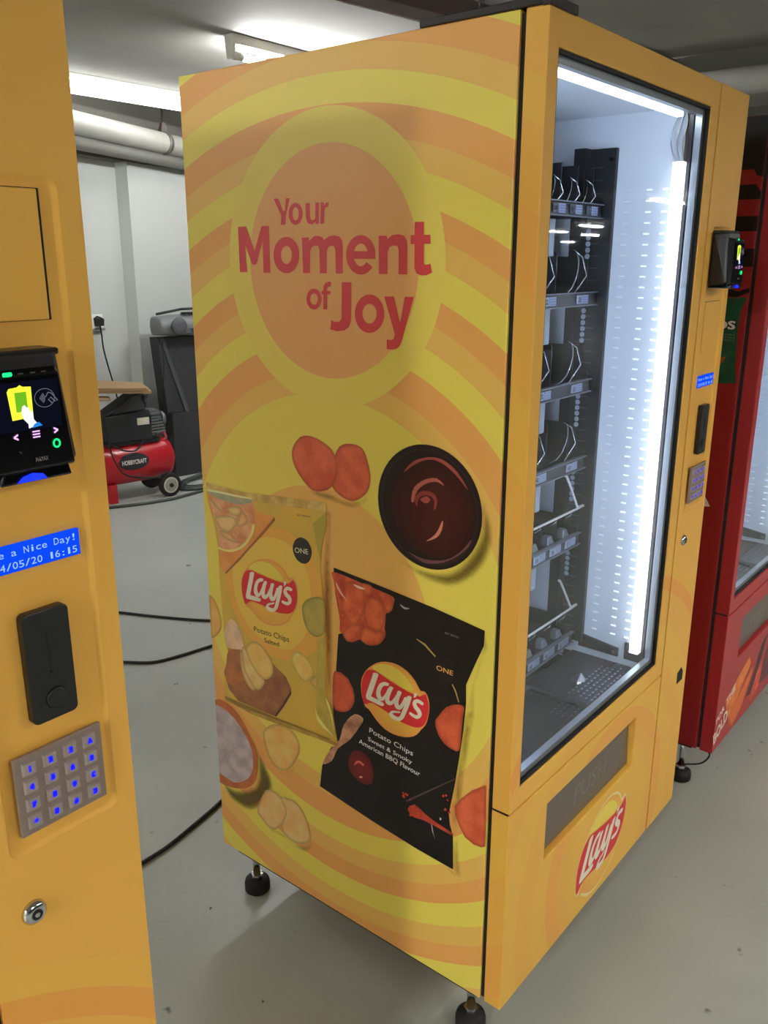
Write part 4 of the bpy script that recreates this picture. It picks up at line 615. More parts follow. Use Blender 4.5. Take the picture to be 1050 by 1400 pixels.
MB().hull([pc+Vector((-.03, -.02, .07)), pc+Vector((.03, -.02, .07)), pc+Vector((.03, .02, .07)), pc+Vector((-.03, .02, .07))],
          [pc+Vector((-.012, -.01, .13)), pc+Vector((.012, -.01, .13)), pc+Vector((.012, .01, .13)), pc+Vector((-.012, .01, .13))]).build('hanger_bracket', mat('rust_grey', (84, 76, 70), .6, .4), pipe)
tubes('wall_pipe', 'slim grey pipe under the thick white pipe at the wall top', 'pipe', [wall_pt(-1.6, .20, 2.20), wall_pt(0, .20, 2.165), wall_pt(1.6, .20, 2.13)], .046, mat('grey_painted_pipe', (112, 112, 105), .55, noise_amt=.1))
tubes('ceiling_pipe', 'pale pipe under the ceiling right of the yellow machine', 'pipe', [(3.5, -.6, 2.33), (3.5, 1, 2.33), (3.5, 3.4, 2.33)], .062, M_PIPE)
duct = thing('cable_trunking', 'brown-grey metal trunking under the ceiling above the yellow machine', 'trunking', (2.0, 1.55, 2.40), -.155)
MB().box(-.9, 1.6, -.06, .06, 0, .08).build('trunk', mat('brown_grey_trunk', (104, 92, 88), .5), duct, bevel=.003)
MB().box(-.9, 1.6, .058, .064, -.004, .086).build('flange', mat('pale_flange', (210, 204, 196), .4), duct)
hk = thing('chain_hook', 'small metal chain hook hanging from the ceiling over the machine top', 'hook', (1.98, 1.40, CEIL))
for k in range(3):
    z = -.02-.035*k; P = [(.012*math.cos(t)*(1 if k % 2 else 0), .012*math.cos(t)*(0 if k % 2 else 1), z+.024*math.sin(t)) for t in [2*math.pi*i/14 for i in range(14)]]
    MB().tube(P, .0045, 6, True).build('chain_link', M_STEEL, hk)
MB().tube(curve_pts([(0, 0, -.105), (.018, 0, -.125), (.016, 0, -.15), (-.006, 0, -.155), (-.016, 0, -.14)], 5), .005, 6).build('hook', M_STEEL, hk)

# ---------------------------------------------------------------- vending machines
W, D, H, ZB = .857, .7765, 1.83, .15
def keypad(t, x0, x1, z0, z1):
    kp = MB().box(x0, x1, -.0045, 0, z0, z1).build('keypad', mat('keypad_plate', (150, 132, 124), .4, .35, scale=120), t, bevel=.001)
    sym = ['123A', '456B', '789C', '*0#D']
    dx = (x1-x0)/4.35; dz = (z1-z0)/4.4
    for r in range(4):
        for c in range(4):
            cx = x0+(x1-x0)*.5+(c-1.5)*dx; cz = (z0+z1)/2+(1.5-r)*dz
            MB().hull([(cx-.0072, -.0044, cz-.0072), (cx+.0072, -.0044, cz-.0072), (cx+.0072, -.0044, cz+.0072), (cx-.0072, -.0044, cz+.0072)],
                      [(cx-.006, -.0068, cz-.006), (cx+.006, -.0068, cz-.006), (cx+.006, -.0068, cz+.006), (cx-.006, -.0068, cz+.006)]).build('key', mat('key_metal', (172, 158, 154), .35, .35), kp)
            hw = .0011 if sym[r][c] == '1' else .0024
            text(sym[r][c], (cx-hw, cz-.0034), (cx+hw, cz-.0034), .0068, lambda a, b, l: Vector((a, -.0071, b)), 0, kp, m=M_KEYB, bold=.14, name='key_symbol')
def card_reader(t, x0, x1, z0, z1, lit=True):
    r = MB().hull([(x0+.004, .001, z0+.004), (x1-.004, .001, z0+.004), (x1-.004, .001, z1-.004), (x0+.004, .001, z1-.004)],
                  [(x0, -.038, z0+.012), (x1, -.038, z0+.012), (x1-.006, -.030, z1), (x0+.006, -.030, z1)]).build('card_reader', M_PLASTIC, t, bevel=.004, seg=3)
    w_ = x1-x0; h_ = z1-z0; zt = z1-.012; zb_ = z0+.007
    MB().hull([(x0+.004, -.036, zb_), (x1-.004, -.036, zb_), (x1-.009, -.030, zt), (x0+.009, -.030, zt)],
              [(x0+.008, -.0455, zb_+.004), (x1-.008, -.0455, zb_+.004), (x1-.014, -.0435, zt-.004), (x0+.014, -.0435, zt-.004)]).build('reader_face', M_SCREEN, r, bevel=.0015)
    MB().hull([(x0+.004, .001, z0+.002), (x1-.004, .001, z0+.002), (x1-.010, .001, z0+.010), (x0+.010, .001, z0+.010)],
              [(x0+.010, -.0465, z0+.001), (x1-.012, -.0465, z0+.001), (x1-.014, -.0455, z0+.012), (x0+.014, -.0455, z0+.012)]).build('reader_chin', M_SCREEN, r, bevel=.002)
    MB().box(x0+.002, x1-.002, -.028, .001, z1-.004, z1+.002).build('reader_hood', M_PLASTIC, r, bevel=.002)
    X = lambda f: x0+w_*f
    Z = lambda f: z0+h_*f
    sf = lambda a, b, l: Vector((a, -.0464-.0001*l+.002*(b-zb_)/(zt-zb_), b))
    def em(name, pts, m, l=1):
        V, T = tri2d([pts]); me = bpy.data.meshes.new(name); me.from_pydata([sf(v[0], v[1], l) for v in V], [], [list(f) for f in T]); me.materials.append(m)
        return link(bpy.data.objects.new(name, me), r)
    em('status_light', rrect(X(.27), X(.365), Z(.845), Z(.878), .0012, 3), emis('led_green', (30, 255, 130), 1.5))
    for q in (.42, .54, .65): em('status_mark', rrect(X(q), X(q)+.0045, Z(.855), Z(.865), .0003, 2), mat('faint_mark', (70, 70, 70), .5))
    em('screen', [(X(.12), Z(.42)), (X(.81), Z(.42)), (X(.81), Z(.80)), (X(.12), Z(.80))], emis('screen_glow', (20, 22, 40), .55), 1)
    em('screen_icon', [(X(.31), Z(.51)), (X(.52), Z(.52)), (X(.53), Z(.755)), (X(.45), Z(.76)), (X(.42), Z(.775)), (X(.39), Z(.76)), (X(.31), Z(.755)), (X(.29), Z(.73))], emis('icon_yellow', (240, 245, 60), 1.2), 2)
    em('screen_icon', [(X(.36), Z(.57)), (X(.475), Z(.57)), (X(.475), Z(.72)), (X(.36), Z(.72))], emis('icon_green', (120, 200, 40), .9), 3)
    em('screen_icon', [(X(.46), Z(.435)), (X(.56), Z(.455)), (X(.52), Z(.50)), (X(.515), Z(.565)), (X(.49), Z(.575)), (X(.48), Z(.60)), (X(.46), Z(.60)), (X(.445), Z(.62)), (X(.42), Z(.61)), (X(.405), Z(.565)), (X(.42), Z(.51)), (X(.46), Z(.47))], emis('icon_white', (255, 235, 250), 1.3), 4)
    em('screen_icon', [(X(.49), Z(.435)), (X(.60), Z(.445)), (X(.565), Z(.475)), (X(.52), Z(.465))], emis('icon_blue', (40, 140, 230), 1), 5)
    ring = [(X(.655)+.0088*math.cos(a), Z(.655)+.0075*math.sin(a)) for a in [2*math.pi*i/30 for i in range(30)]]
    MB().tube([sf(p[0], p[1], 3) for p in ring], .00025, 4, True).build('contactless_icon', emis('icon_grey', (120, 124, 130), .8), r)
    for k in range(4):
        P = [(X(.61)+(.001+.0013*k)*math.cos(a)-.001, Z(.655)+(.001+.0013*k)*math.sin(a)) for a in [math.radians(-50+20*i) for i in range(6)]]
        MB().tube([sf(p[0], p[1], 3) for p in P], .00035, 4).build('contactless_icon', emis('icon_grey', (120, 124, 130), .8), r)
    MB().tube([sf(X(f), Z(g), 3) for f, g in ((.665, .66), (.695, .695), (.73, .685), (.785, .625), (.755, .62), (.72, .655), (.69, .64), (.73, .605))], .0004, 4).build('contactless_icon', emis('icon_grey', (120, 124, 130), .8), r)
    K = emis('icon_violet', (225, 170, 255), 1.6)
    text('<', (X(.30), Z(.345)), (X(.345), Z(.345)), .0075, sf, 3, r, m=K, bold=.03, name='touch_symbol')
    text('>', (X(.71), Z(.355)), (X(.755), Z(.355)), .0075, sf, 3, r, m=K, bold=.03, name='touch_symbol')
    for k in range(3): em('touch_symbol', rrect(X(.49), X(.565), Z(.355+.022*k), Z(.366+.022*k), .0002, 2), K, 3)
    P = [(X(.725)+.0028*math.cos(a), Z(.285)+.0032*math.sin(a)) for a in [2*math.pi*i/20 for i in range(20)]]
    MB().tube([sf(p[0], p[1], 3) for p in P], .0008, 6, True).build('ok_symbol', emis('led_green', (30, 255, 130), 1.5), r)
    text('x', (X(.33), Z(.245)), (X(.37), Z(.245)), .004, sf, 3, r, m=mat('faint_mark', (70, 70, 70), .5), name='touch_symbol')
    text('NAYAX', (X(.49), Z(.165)), (X(.62), Z(.165)), .0038, sf, 3, r, m=mat('reader_lettering', (120, 120, 118), .5), bold=.03)
    P = [(X(.27), z0+.004), (X(.58), z0+.004), (X(.54), z0+.0085), (X(.43), z0+.0105), (X(.33), z0+.0085)]
    me = bpy.data.meshes.new('reader_glow'); me.from_pydata([(p[0], -.0478, p[1]-.0015) for p in P], [], [list(range(5))]); me.materials.append(emis('reader_blue', (20, 40, 255), 2.5))
    link(bpy.data.objects.new('reader_glow', me), r)
    return r

def levelling_foot(t, x, y):
    f = MB().lathe([(.027, .0), (.031, .004), (.031, .022), (.029, .030), (.017, .036), (.0, .037)], (x, y, 0), 'z', 24).build('levelling_foot', M_GASK, t)
    MB().lathe([(.009, .036), (.009, ZB+.004)], (x, y, 0), 'z', 12).build('foot_stem', M_CHROME, f)
    MB().lathe([(.015, .038), (.015, .047)], (x, y, 0), 'z', 6, smooth=False).build('foot_nut', M_CHROME, f)

def interior(t, trays, rails):
    """lit cabinet behind the glass"""
    x0, x1 = .03, .64
    ln = MB()
    ln.box(x1, x1+.02, .045, .72, .59, 1.80); ln.box(x0-.014, x0, .045, .72, .59, 1.80)
    ln.box(x0, x1, .045, .72, 1.785, 1.80); ln.box(x0, x1, .70, .72, .59, 1.785)
    ln.build('liner', M_WHITE, t)
    MB().box(x0, x1, .045, .70, .575, .59).build('liner_floor', mat('dark_liner_floor', (40, 44, 48), .25, .3), t)
    MB().box(.606, .624, .032, .052, .645, 1.685).build('led_bar', M_LED, t)
    MB().box(.6255, .6395, .026, .034, .625, 1.775).build('inner_post', mat('inner_post_dark', (58, 54, 62), .3, .3), t)  # dark strip standing for the reflection band beside the LED bar
    MB().box(.034, .048, .032, .048, .645, 1.685).build('led_bar', M_LED2, t)  # hidden bar added to brighten the right liner wall
    MB().box(.05, .60, .038, .050, 1.764, 1.776).build('led_bar', M_LEDTOP, t)
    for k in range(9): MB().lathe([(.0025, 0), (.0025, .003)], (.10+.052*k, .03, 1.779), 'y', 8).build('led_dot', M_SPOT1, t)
    for k in range(3):
        MB().tube(curve_pts([(.630+.002*k, .040+.008*k, 1.684), (.626-.004*k, .044+.010*k, 1.72), (.632, .040+.012*k, 1.76), (.630, .045, 1.782)], 5), .0016, 6).build('led_cable', M_ALU, t)
    for y, m, ww in ((.074, M_SPOT1, .011), (.108, M_SPOT2, .012), (.155, M_SPOT3, .012)):  # LED bar reflections in the glass, built as glowing dashes on the liner
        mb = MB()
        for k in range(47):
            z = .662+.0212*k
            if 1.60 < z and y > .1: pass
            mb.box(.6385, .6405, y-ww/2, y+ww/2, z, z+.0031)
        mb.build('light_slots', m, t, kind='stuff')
    mb = MB().box(.628, .640, .180, .26, .625, 1.722); mb.box(.60, .628, .235, .26, .625, 1.722)
    mb.build('side_rail', M_TRAY, t)
    for z in (.665, 1.23, 1.70, .93): MB().lathe([(.005, 0), (.004, .003)], (.628, .19, z), 'x', 10).build('rail_screw', M_CHROME, t)
    mb = MB()
    for k in range(42): mb.box(.6275, .6282, .205, .232, .66+.025*k, .6612+.025*k)
    mb.build('rail_notches', mat('notch_grey', (90, 100, 118), .4), t, kind='stuff')
    # bottom brackets; raised metal dashes standing for LED reflections near the glass
    mb = MB(); mb.hull([(.634, .09, .612), (.634, .19, .612), (.634, .19, .645), (.634, .09, .632)], [(.6395, .09, .612), (.6395, .19, .612), (.6395, .19, .645), (.6395, .09, .632)])
    mb.build('corner_bracket', M_TRAY, t)
    MB().box(.634, .6395, .035, .075, .612, .652).build('corner_bracket', M_TRAY, t)
    for y, z in ((.175, .636), (.10, .622), (.068, .643), (.042, .643)): MB().lathe([(.004, 0), (.003, .003)], (.631, y, z), 'x', 10).build('bracket_screw', M_CHROME, t)
    MB().box(.40, .625, .05, .20, .592, .602).build('deflector_plate', mat('plate_grey', (70, 74, 82), .3, .6), t, bevel=.002)
    mb = MB()
    for k in range(18):
        for j in range(5):
            mb.box(.335+.016*k, .344+.016*k, .048+.013*j, .052+.013*j, .602 if k > 4 else .590, .6045 if k > 4 else .593)
    mb.build('sill_ribs', mat('sill_rib_metal', (170, 176, 186), .2, .9), t, kind='stuff')
    for k, (z, lanes, labs) in enumerate(rails[:trays]):
        tr = MB(); tr.box(.045, .605, .20, .62, z-.012, z-.006); tr.box(.045, .047, .20, .62, z-.012, z+.04); tr.box(.603, .605, .20, .62, z-.012, z+.03)
        tr = tr.build('tray', M_TRAY, t)
        MB().hull([(.045, .196, z-.013), (.612, .196, z-.013), (.612, .199, z+.013), (.045, .199, z+.013)], [(.045, .205, z-.013), (.612, .205, z-.013), (.612, .208, z+.013), (.045, .208, z+.013)]).build('tray_rail', M_RAIL, tr)
        for zz in (z-.014, z+.0125): MB().box(.045, .614, .192, .202, zz, zz+.0018).build('rail_lip', mat('rail_lip_grey', (110, 116, 128), .4, .3), tr)
        step = (.605-.045)/lanes
        coil_lane = k not in (4, 5)
        for j in range(lanes):
            xc = .605-step*(j+.5); rr = min(step*.40, .047)
            if xc < .24 and k > 0 and j > 3: pass
            hd = .085 if k < 4 else .05
            MB().box(xc+step*.5-.001, xc+step*.5+.001, .215, .60, z-.006, z+hd).build('divider', M_TRAY, tr, bevel=.0006)
            if coil_lane:
                P = []; N = 14*7; zc = z+rr+.004
                for i in range(N):
                    a = 2*math.pi*i/14; P.append((xc+rr*math.sin(a), .215+.05*i/14, zc+rr*math.cos(a)))
                P = [(xc-rr*.2, .206, zc-rr*.9), (xc+rr*.95, .205, zc-rr*.1), (xc+rr*.55, .208, zc+rr*.7)] + P
                MB().tube(P, .0016, 5).build('coil', M_WIRE, tr)
            else:
                rr2 = .018
                MB().hull([(xc-.020, .205, z+.010), (xc+.010, .205, z+.010), (xc+.010, .23, z+.010), (xc-.020, .23, z+.010)], [(xc-.012, .210, z+.030), (xc+.003, .210, z+.030), (xc+.003, .226, z+.030), (xc-.012, .226, z+.030)]).build('pusher_block', mat('pusher_grey', (104, 110, 118), .35, .4), tr, bevel=.002)
                MB().tube([(xc-.02, .203, z+.06), (xc, .200, z+.064), (xc+.01, .203, z+.072)], .0014, 5).build('pusher_wire', M_WIRE, tr)
            sf = lambda a_, b_, l, z=z: Vector((a_, .1955-.0002*l+.004*(b_-z+.018)/.036-.0006, b_))
            # number card and price card
            nx = xc-.018 if lanes > 7 else xc+.0
            MB().box(nx-.011, nx+.009, .1945, .1965, z-.0085, z+.0085).build('number_card', mat('number_card_dark', (60, 64, 74), .4) if coil_lane and k == 0 else M_LBL, tr)
            text(labs[j], (nx-.006, z-.005), (nx+.005, z-.005), .010, lambda a_, b_, l: Vector((a_, .1940, b_)), 0, tr, m=M_LBL if k == 0 else M_DARK, bold=.02, name='number_lettering')
            px_ = nx+.025
            MB().box(px_-.013, px_+.013, .1945, .1965, z-.0085, z+.0085).build('price_card', M_LBL, tr)
            mb = MB()
            for u in range(4):
                for v_ in range(3): mb.box(px_-.011+.006*u, px_-.0075+.006*u, .1940, .1946, z-.0065+.005*v_, z-.004+.005*v_)
            mb.build('price_print', mat('price_ink', (96, 116, 168), .5), tr, kind='stuff')
        # hanging grey card; pale discs stand for light through holes under the rail
        MB().box(.415, .468, .225, .228, z-.088, z-.018).build('hanging_card', mat('hanging_card_grey', (150, 162, 184), .5), tr)
        for j in range(6 if k < 5 else 3): MB().lathe([(.0054, 0), (.0054, .001)], (.6015, .2175, z-.026-.0125*j), 'x', 12).build('lit_hole', mat('hole_light', (150, 162, 182), .4), tr)
    if trays > 4:
        for zt in (1.049, .805):
            MB().tube(curve_pts([(.531, .20, zt), (.535, .197, zt-.004), (.590, .197, zt-.078), (.592, .197, zt-.083), (.586, .197, zt-.087), (.06, .197, zt-.088)], 4), .0027, 8).build('guard_bar', mat('guard_bar_white', (205, 208, 214), .3), t)
        MB().box(.06, .50, .19, .21, .575, .598).build('chute_edge', M_ALU, t)
        mb = MB(); mb.hull([(.455, .10, .59), (.50, .09, .59), (.53, .12, .59), (.48, .14, .59)], [(.47, .11, .606), (.49, .10, .602), (.51, .12, .610), (.485, .13, .604)])
        mb.build('film_scrap', M_ALU, t)

RAILS = [(1.598, 8, ['17', '16', '15', '14', '13', '12', '11', '10']), (1.424, 4, ['23', '22', '21', '20']), (1.240, 4, ['33', '32', '31', '30']),
         (1.068, 4, ['43', '42', '41', '40']), (.888, 8, ['57', '56', '55', '54', '53', '52', '51', '50']), (.640, 8, ['67', '66', '65', '64', '63', '62', '61', '60'])]

def machine(x, y, label, m_side, m_front, m_edge, trays, upper_reader, lcd, mirror=None):
    t = thing('vending_machine', label, 'vending machine', (x, y, 0))
    MB().box(0, .012, .045, D, ZB, H).build('side_panel', m_side, t, bevel=.002)
    mb = MB()
    mb.box(W-.012, W, .045, D, ZB, H); mb.box(.012, W-.012, D-.01, D, ZB, H); mb.box(.012, W-.012, .045, D, H-.012, H-.001)
    mb.box(.012, W-.012, .05, D-.01, ZB+.001, ZB+.015); mb.box(.672, .684, .05, D-.01, ZB+.015, H-.012)
    mb.build('cabinet', m_side if m_side == M_REDV else mat('yellow_sheet', (226, 178, 76), .42), t)
    mb = MB()
    for (a_, b_, c_, d_) in ((.005, .016, ZB+.004, H-.004), (.660, .672, ZB+.004, H-.004), (.845, W-.005, ZB+.004, H-.004), (.016, .845, ZB+.004, ZB+.016), (.016, .845, H-.016, H-.004)):
        mb.box(a_, b_, .036, .048, c_, d_)
    mb.build('door_gasket', M_GASK, t)
    # base rail below the side panel
    MB().box(.004, .03, .06, D-.05, ZB-.006, ZB+.001).build('base_rail', M_GASK, t)
    # upper door with window, lower door with delivery opening
    hole = [(.032, .615), (.645, .615), (.645, 1.783), (.032, 1.783)]
    dr = plate('door', [(0, .5755), (.683, .5755), (.683, H), (0, H)], [hole], 0, .036, [m_front], t, bevel=.002)
    dr.data.materials.append(m_edge)
    for p in dr.data.polygons:
        if p.normal.x < -.7 and p.center.x < .01: p.material_index = 1
    ho = [(.142, .398), (.552, .398), (.552, .522), (.142, .522)]
    ld = plate('lower_door', [(0, ZB), (.683, ZB), (.683, .5715), (0, .5715)], [ho], 0, .036, [m_front], t, bevel=.002)
    ld.data.materials.append(m_edge)
    for p in ld.data.polygons:
        if p.normal.x < -.7 and p.center.x < .01: p.material_index = 1
    # window
    def frame(name, x0, x1, z0, z1, w_, y0, y1, m, parent):
        mb = MB(); mb.box(x0, x0+w_, y0, y1, z0, z1); mb.box(x1-w_, x1, y0, y1, z0, z1)
        mb.box(x0+w_, x1-w_, y0, y1, z0, z0+w_); mb.box(x0+w_, x1-w_, y0, y1, z1-w_, z1)
        return mb.build(name, m, parent)
    frame('window_gasket', .0325, .6445, .6155, 1.7825, .0045, .003, .034, M_GASK, t)
    sp_ = frame('window_spacer', .037, .640, .620, 1.778, .011, .011, .024, mat('spacer_metal', (178, 184, 194), .3, .7, scale=90), t)
    mb = MB()
    for k in range(34): mb.box(.6275, .6385, .0104, .0110, .80+.022*k, .8035+.022*k)  # LED reflections on the spacer, built as small metal ticks
    mb.build('spacer_ticks', M_ALU, t, kind='stuff')
    g = MB().box(.037, .640, .007, .010, .620, 1.778).build('window_glass', M_GLASS, t)
    # delivery flap
    fl = MB().hull([(.143, .012, .400), (.551, .012, .400), (.551, .016, .521), (.143, .016, .521)], [(.143, .034, .400), (.551, .034, .400), (.551, .034, .521), (.143, .034, .521)]).build('delivery_flap', M_FLAP, t, bevel=.002)
    fs = lambda a_, b_, l: Vector((a_, .0116+.004*(b_-.4)/.121, b_))
    text('PUSH', (.285, .437), (.430, .437), .040, fs, 0, fl, m=mat('push_lettering', (150, 140, 128), .3, .5), bold=-.012, slant=.25)
    # control strip with raised field
    hole = rrect(-.1385+W, -.0225+W, .958, 1.568, .010)
    st = plate('control_panel', [(.6895, ZB), (W, ZB), (W, H), (.6895, H)], [hole], 0, .036, [m_front], t, bevel=.0018)
    h2 = rrect(-.1345+W, -.0265+W, .962, 1.564, .007)
    bm = bmesh.new(); A = [bm.verts.new((p[0], 0.0003, p[1])) for p in hole]; B = [bm.verts.new((p[0], .004, p[1])) for p in h2]
    for i in range(len(A)): bm.faces.new((A[i], A[(i+1) % len(A)], B[(i+1) % len(A)], B[i])).smooth = True
    bm.faces.new(B); mb = MB(); mb.bm.free(); mb.bm = bm
    fo = mb.build('control_recess', m_front, t)
    R = lambda v: W+v
    def sub(y_, z_): pass
    # the two blank flaps / reader positions
    zs = ((1.453, 1.559), (1.313, 1.418))
    blank, rd = (zs[1], zs[0]) if upper_reader else (zs[0], zs[1])
    MB().box(R(-.1302), R(-.0374), .0036, .0045, blank[0]-.0004, blank[1]+.0008).build('flap_gap', M_GASK, t)  # black sheet draws the gap and the shadow right of the flap
    MB().box(R(-.130), R(-.0405), .001, .005, blank[0], blank[1]).build('note_flap', m_front, t, bevel=.001)
    card_reader(t, R(-.136), R(-.050), rd[0]-.008 if upper_reader else 1.326, rd[1]+.0 if upper_reader else 1.430)
    # display
    if lcd:
        dsp = MB().box(R(-.134), R(-.0345), .0005, .006, 1.2375, 1.2625).build('display', M_LCD, t)
        ls_ = lambda a_, b_, l: Vector((a_, .0001, b_))
        for s_, z_ in (('Have a Nice Day!', 1.2525), ('2024/05/20 16:15', 1.2405)):
            for k, ch in enumerate(s_):
                if ch == ' ': continue
                xa = R(-.1305)+.00585*k; nar = .0026 if ch in '!:il1' else .0
                text(ch, (xa+nar*.5, z_), (xa+.0048-nar*.5, z_), .0068, ls_, 0, dsp, m=M_LCDT)
    # coin slot
    cs = plate('coin_plate', rrect(R(-.103), R(-.057), 1.087, 1.197, .006), [], -.006, .004, [M_PLASTIC], t, bevel=.001)
    MB().box(R(-.0815), R(-.0795), -.0066, -.006, 1.140, 1.178).build('coin_slot', M_GASK, cs)
    MB().lathe([(.011, -.0062), (.010, -.0078), (.008, -.0082)], (R(-.078), 0, 1.108), 'y', 24).build('coin_return', M_PLASTIC, cs)
    MB().lathe([(.002, -.0066), (.001, -.008)], (R(-.080), 0, 1.134), 'y', 10).build('coin_stud', M_RAIL, cs)
    keypad(t, R(-.127), R(-.0354), .979, 1.062)
    lk = MB().lathe([(.0125, 0), (.0125, -.002), (.0118, -.004), (.0075, -.0075), (.006, -.0072)], (R(-.124), 0, .893), 'y', 28).build('lock', M_CHROME, t)
    MB().lathe([(.0055, -.0070), (.0055, -.0078), (.0035, -.0079)], (R(-.124), 0, .893), 'y', 20).build('lock_ring', M_GASK, lk)
    MB().lathe([(.0034, -.0076), (.002, -.0086)], (R(-.124), 0, .893), 'y', 16).build('lock_core', M_CHROME, lk)
    MB().box(.6832, .6893, .005, .034, ZB+.002, H-.002).build('door_seam', M_GASK, t)
    MB().box(.001, .6828, .004, .034, .5716, .5754).build('door_seam', M_GASK, t)
    for fx, fy in ((.06, .10), (.06, .73), (W-.06, .10), (W-.06, .73)): levelling_foot(t, fx, fy)
    interior(t, trays, RAILS)
    return t

main = machine(0, 0, 'yellow crisp vending machine in the middle with crisp bags printed on its side', M_SIDE, M_FRONT, M_EDGE, 6, True, True)
left = machine(-.6875-W, .066, 'yellow vending machine cut off by the left picture edge, with lit keypad and display', M_SIDE, M_FRONT, M_EDGE, 2, False, True)
red = machine(1.132, -.010, 'red crisp vending machine behind the yellow one at the right edge', M_REDV, M_REDF, M_REDV, 2, True, True)

# ---- details only on the main machine
bar = MB(); bar.box(-.003, .055, .01, .214, H, H+.011); bar.box(-.003, .075, -.004, .01, H-.002, H+.011)
bar.build('hinge_bracket', mat('bracket_black', (30, 24, 26), .5), main, bevel=.0015)
hkp = MB().hull([(.795, -.0006, .505), (.832, -.0006, .505), (.832, -.0006, .528), (.818, -.0006, .542), (.795, -.0006, .534)], [(.795, .006, .505), (.832, .006, .505), (.832, .006, .528), (.818, .006, .542), (.795, .006, .534)]).build('side_latch', M_GASK, main)

side = [o for o in main.children if o.name.startswith('side_panel')][0]
lowd = [o for o in main.children if o.name.startswith('lower_door')][0]
def pts_of(f): return [(f[i]/1e4, f[i+1]/1e4) for i in range(0, len(f), 2)]
decal('sun_ring_print', circle(.408, 1.496, .2485, 96), (194, 176, 80), on_side, 1, side)
decal('sun_disc_print', circle(.4055, 1.494, .1945, 96), (197, 143, 86), on_side, 2, side)
disc = [p for p in circle(.4323, .834, .2603, 96)]
decal('orange_disc_print', disc, (212, 152, 80), on_side, 1, side)
RED = (176, 52, 56)
for f in SLOGAN: decal('slogan_lettering', pts_of(f), RED, on_side, 4, side)
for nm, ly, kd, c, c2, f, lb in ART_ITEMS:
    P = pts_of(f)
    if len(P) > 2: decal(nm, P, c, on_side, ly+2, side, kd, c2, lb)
for nm, ly, kd, c, c2, f, lb in LOGO:
    P = pts_of(f)
    decal(nm, P, c, on_side, ly+10, side, kd, c2)
    T2 = lambda Mx: [(p[0]*Mx[0][0]+p[1]*Mx[1][0]+Mx[2][0], p[0]*Mx[0][1]+p[1]*Mx[1][1]+Mx[2][1]) for p in P]
    decal(nm, T2(LOGO_YELLOW_BAG), c, on_side, ly+10, side, kd, c2)
    if nm == 'logo_rim': c = (214, 176, 130)
    decal(nm, T2(LOGO_FRONT), c, on_front, ly+1, lowd, kd, c2)
for s, q, cap, bold, col, ly, nm in ART_TEXTS:
    text(s, (q[0]/1e4, q[1]/1e4), (q[2]/1e4, q[3]/1e4), cap/1e4, on_side, ly+3, side, col=col, bold=.004)

# ---- red machine prints (side: black bands and a green bag, front: triangles and slogan)
rside = [o for o in red.children if o.name.startswith('side_panel')][0]
rlow = [o for o in red.children if o.name.startswith('lower_door')][0]
BLK = (10, 7, 9)
decal('black_band_print', [(.0455, 1.829), (D, 1.829), (D, 1.716), (.068, 1.711), (.060, 1.697), (.0455, 1.693)], BLK, red_side, 1, rside)
decal('black_band_print', [(.0455, 1.660), (.052, 1.667), (.060, 1.677), (D, 1.684), (D, 1.647), (.0455, 1.643)], BLK, red_side, 1, rside)
decal('black_band_print', [(.0455, 1.605), (D, 1.607), (D, 1.568), (.0455, 1.570)], BLK, red_side, 1, rside)
decal('black_band_print', [(.0455, 1.529), (D, 1.529), (D, 1.482), (.0455, 1.487)], BLK, red_side, 1, rside)
decal('black_band_print', [(.0455, 1.438), (.072, 1.428), (.091, 1.433), (.14, 1.428), (.30, 1.432), (.30, 1.414), (.10, 1.415), (.073, 1.414), (.0455, 1.426)], BLK, red_side, 1, rside)
decal('green_crisp_bag', [(.050, 1.414), (.104, 1.411), (.30, 1.405), (.30, 1.19), (.108, 1.197), (.052, 1.202), (.059, 1.24), (.063, 1.324), (.062, 1.379)], (22, 74, 52), red_side, 2, rside, 'mottle', (16, 58, 42), 'printed dark green bag of crisps')
text('DORITOS', (.250, 1.3355), (.068, 1.3345), .024, red_side, 4, rside, col=BLK, bold=.10)
text('DORITOS', (.248, 1.3360), (.070, 1.3350), .022, red_side, 5, rside, col=(190, 186, 182), bold=.03)
for k in range(3): text('tortilla chips', (.150, 1.322-.007*k), (.068, 1.320-.007*k), .0045, red_side, 4, rside, col=(96, 110, 96))
decal('tortilla_print', [(.135, 1.225), (.10, 1.263), (.083, 1.268), (.098, 1.242), (.120, 1.220)], (180, 80, 50), red_side, 4, rside)
decal('pale_triangle_print', [(.14, .862), (.107, .907), (.100, .899), (.082, .870)], (190, 175, 170), red_side, 2, rside)
OR, OR2 = (196, 112, 50), (176, 84, 42)
decal('tortilla_print', [(.065, .290), (.273, .357), (.300, .322), (.162, .222), (.152, .165)], OR, on_front, 1, rlow, 'mottle', OR2)
decal('tortilla_print', [(.12, .215), (.312, .302), (.340, .290), (.245, .189), (.17, .16)], (184, 96, 44), on_front, 2, rlow, 'mottle', OR2)
decal('tortilla_print', [(.29, .22), (.40, .27), (.52, .33), (.60, .30), (.48, .20), (.34, .17)], (190, 76, 50), on_front, 2, rlow, 'mottle', (150, 50, 40))
decal('black_shard_print', [(.290, .210), (.345, .27), (.40, .35), (.46, .37), (.40, .28), (.33, .20)], (56, 34, 36), on_front, 3, rlow)
decal('black_shard_print', [(.42, .20), (.53, .19), (.66, .26), (.66, .38), (.50, .36), (.44, .27)], (52, 30, 44), on_front, 3, rlow, 'mottle', (110, 50, 50))
WT = (206, 176, 166)
text('BOLD', (.004, .176), (.112, .218), .042, on_front, 5, rlow, col=WT, bold=.03)
text('FOR', (.006, .240), (.070, .262), .022, on_front, 5, rlow, col=WT, bold=.03)
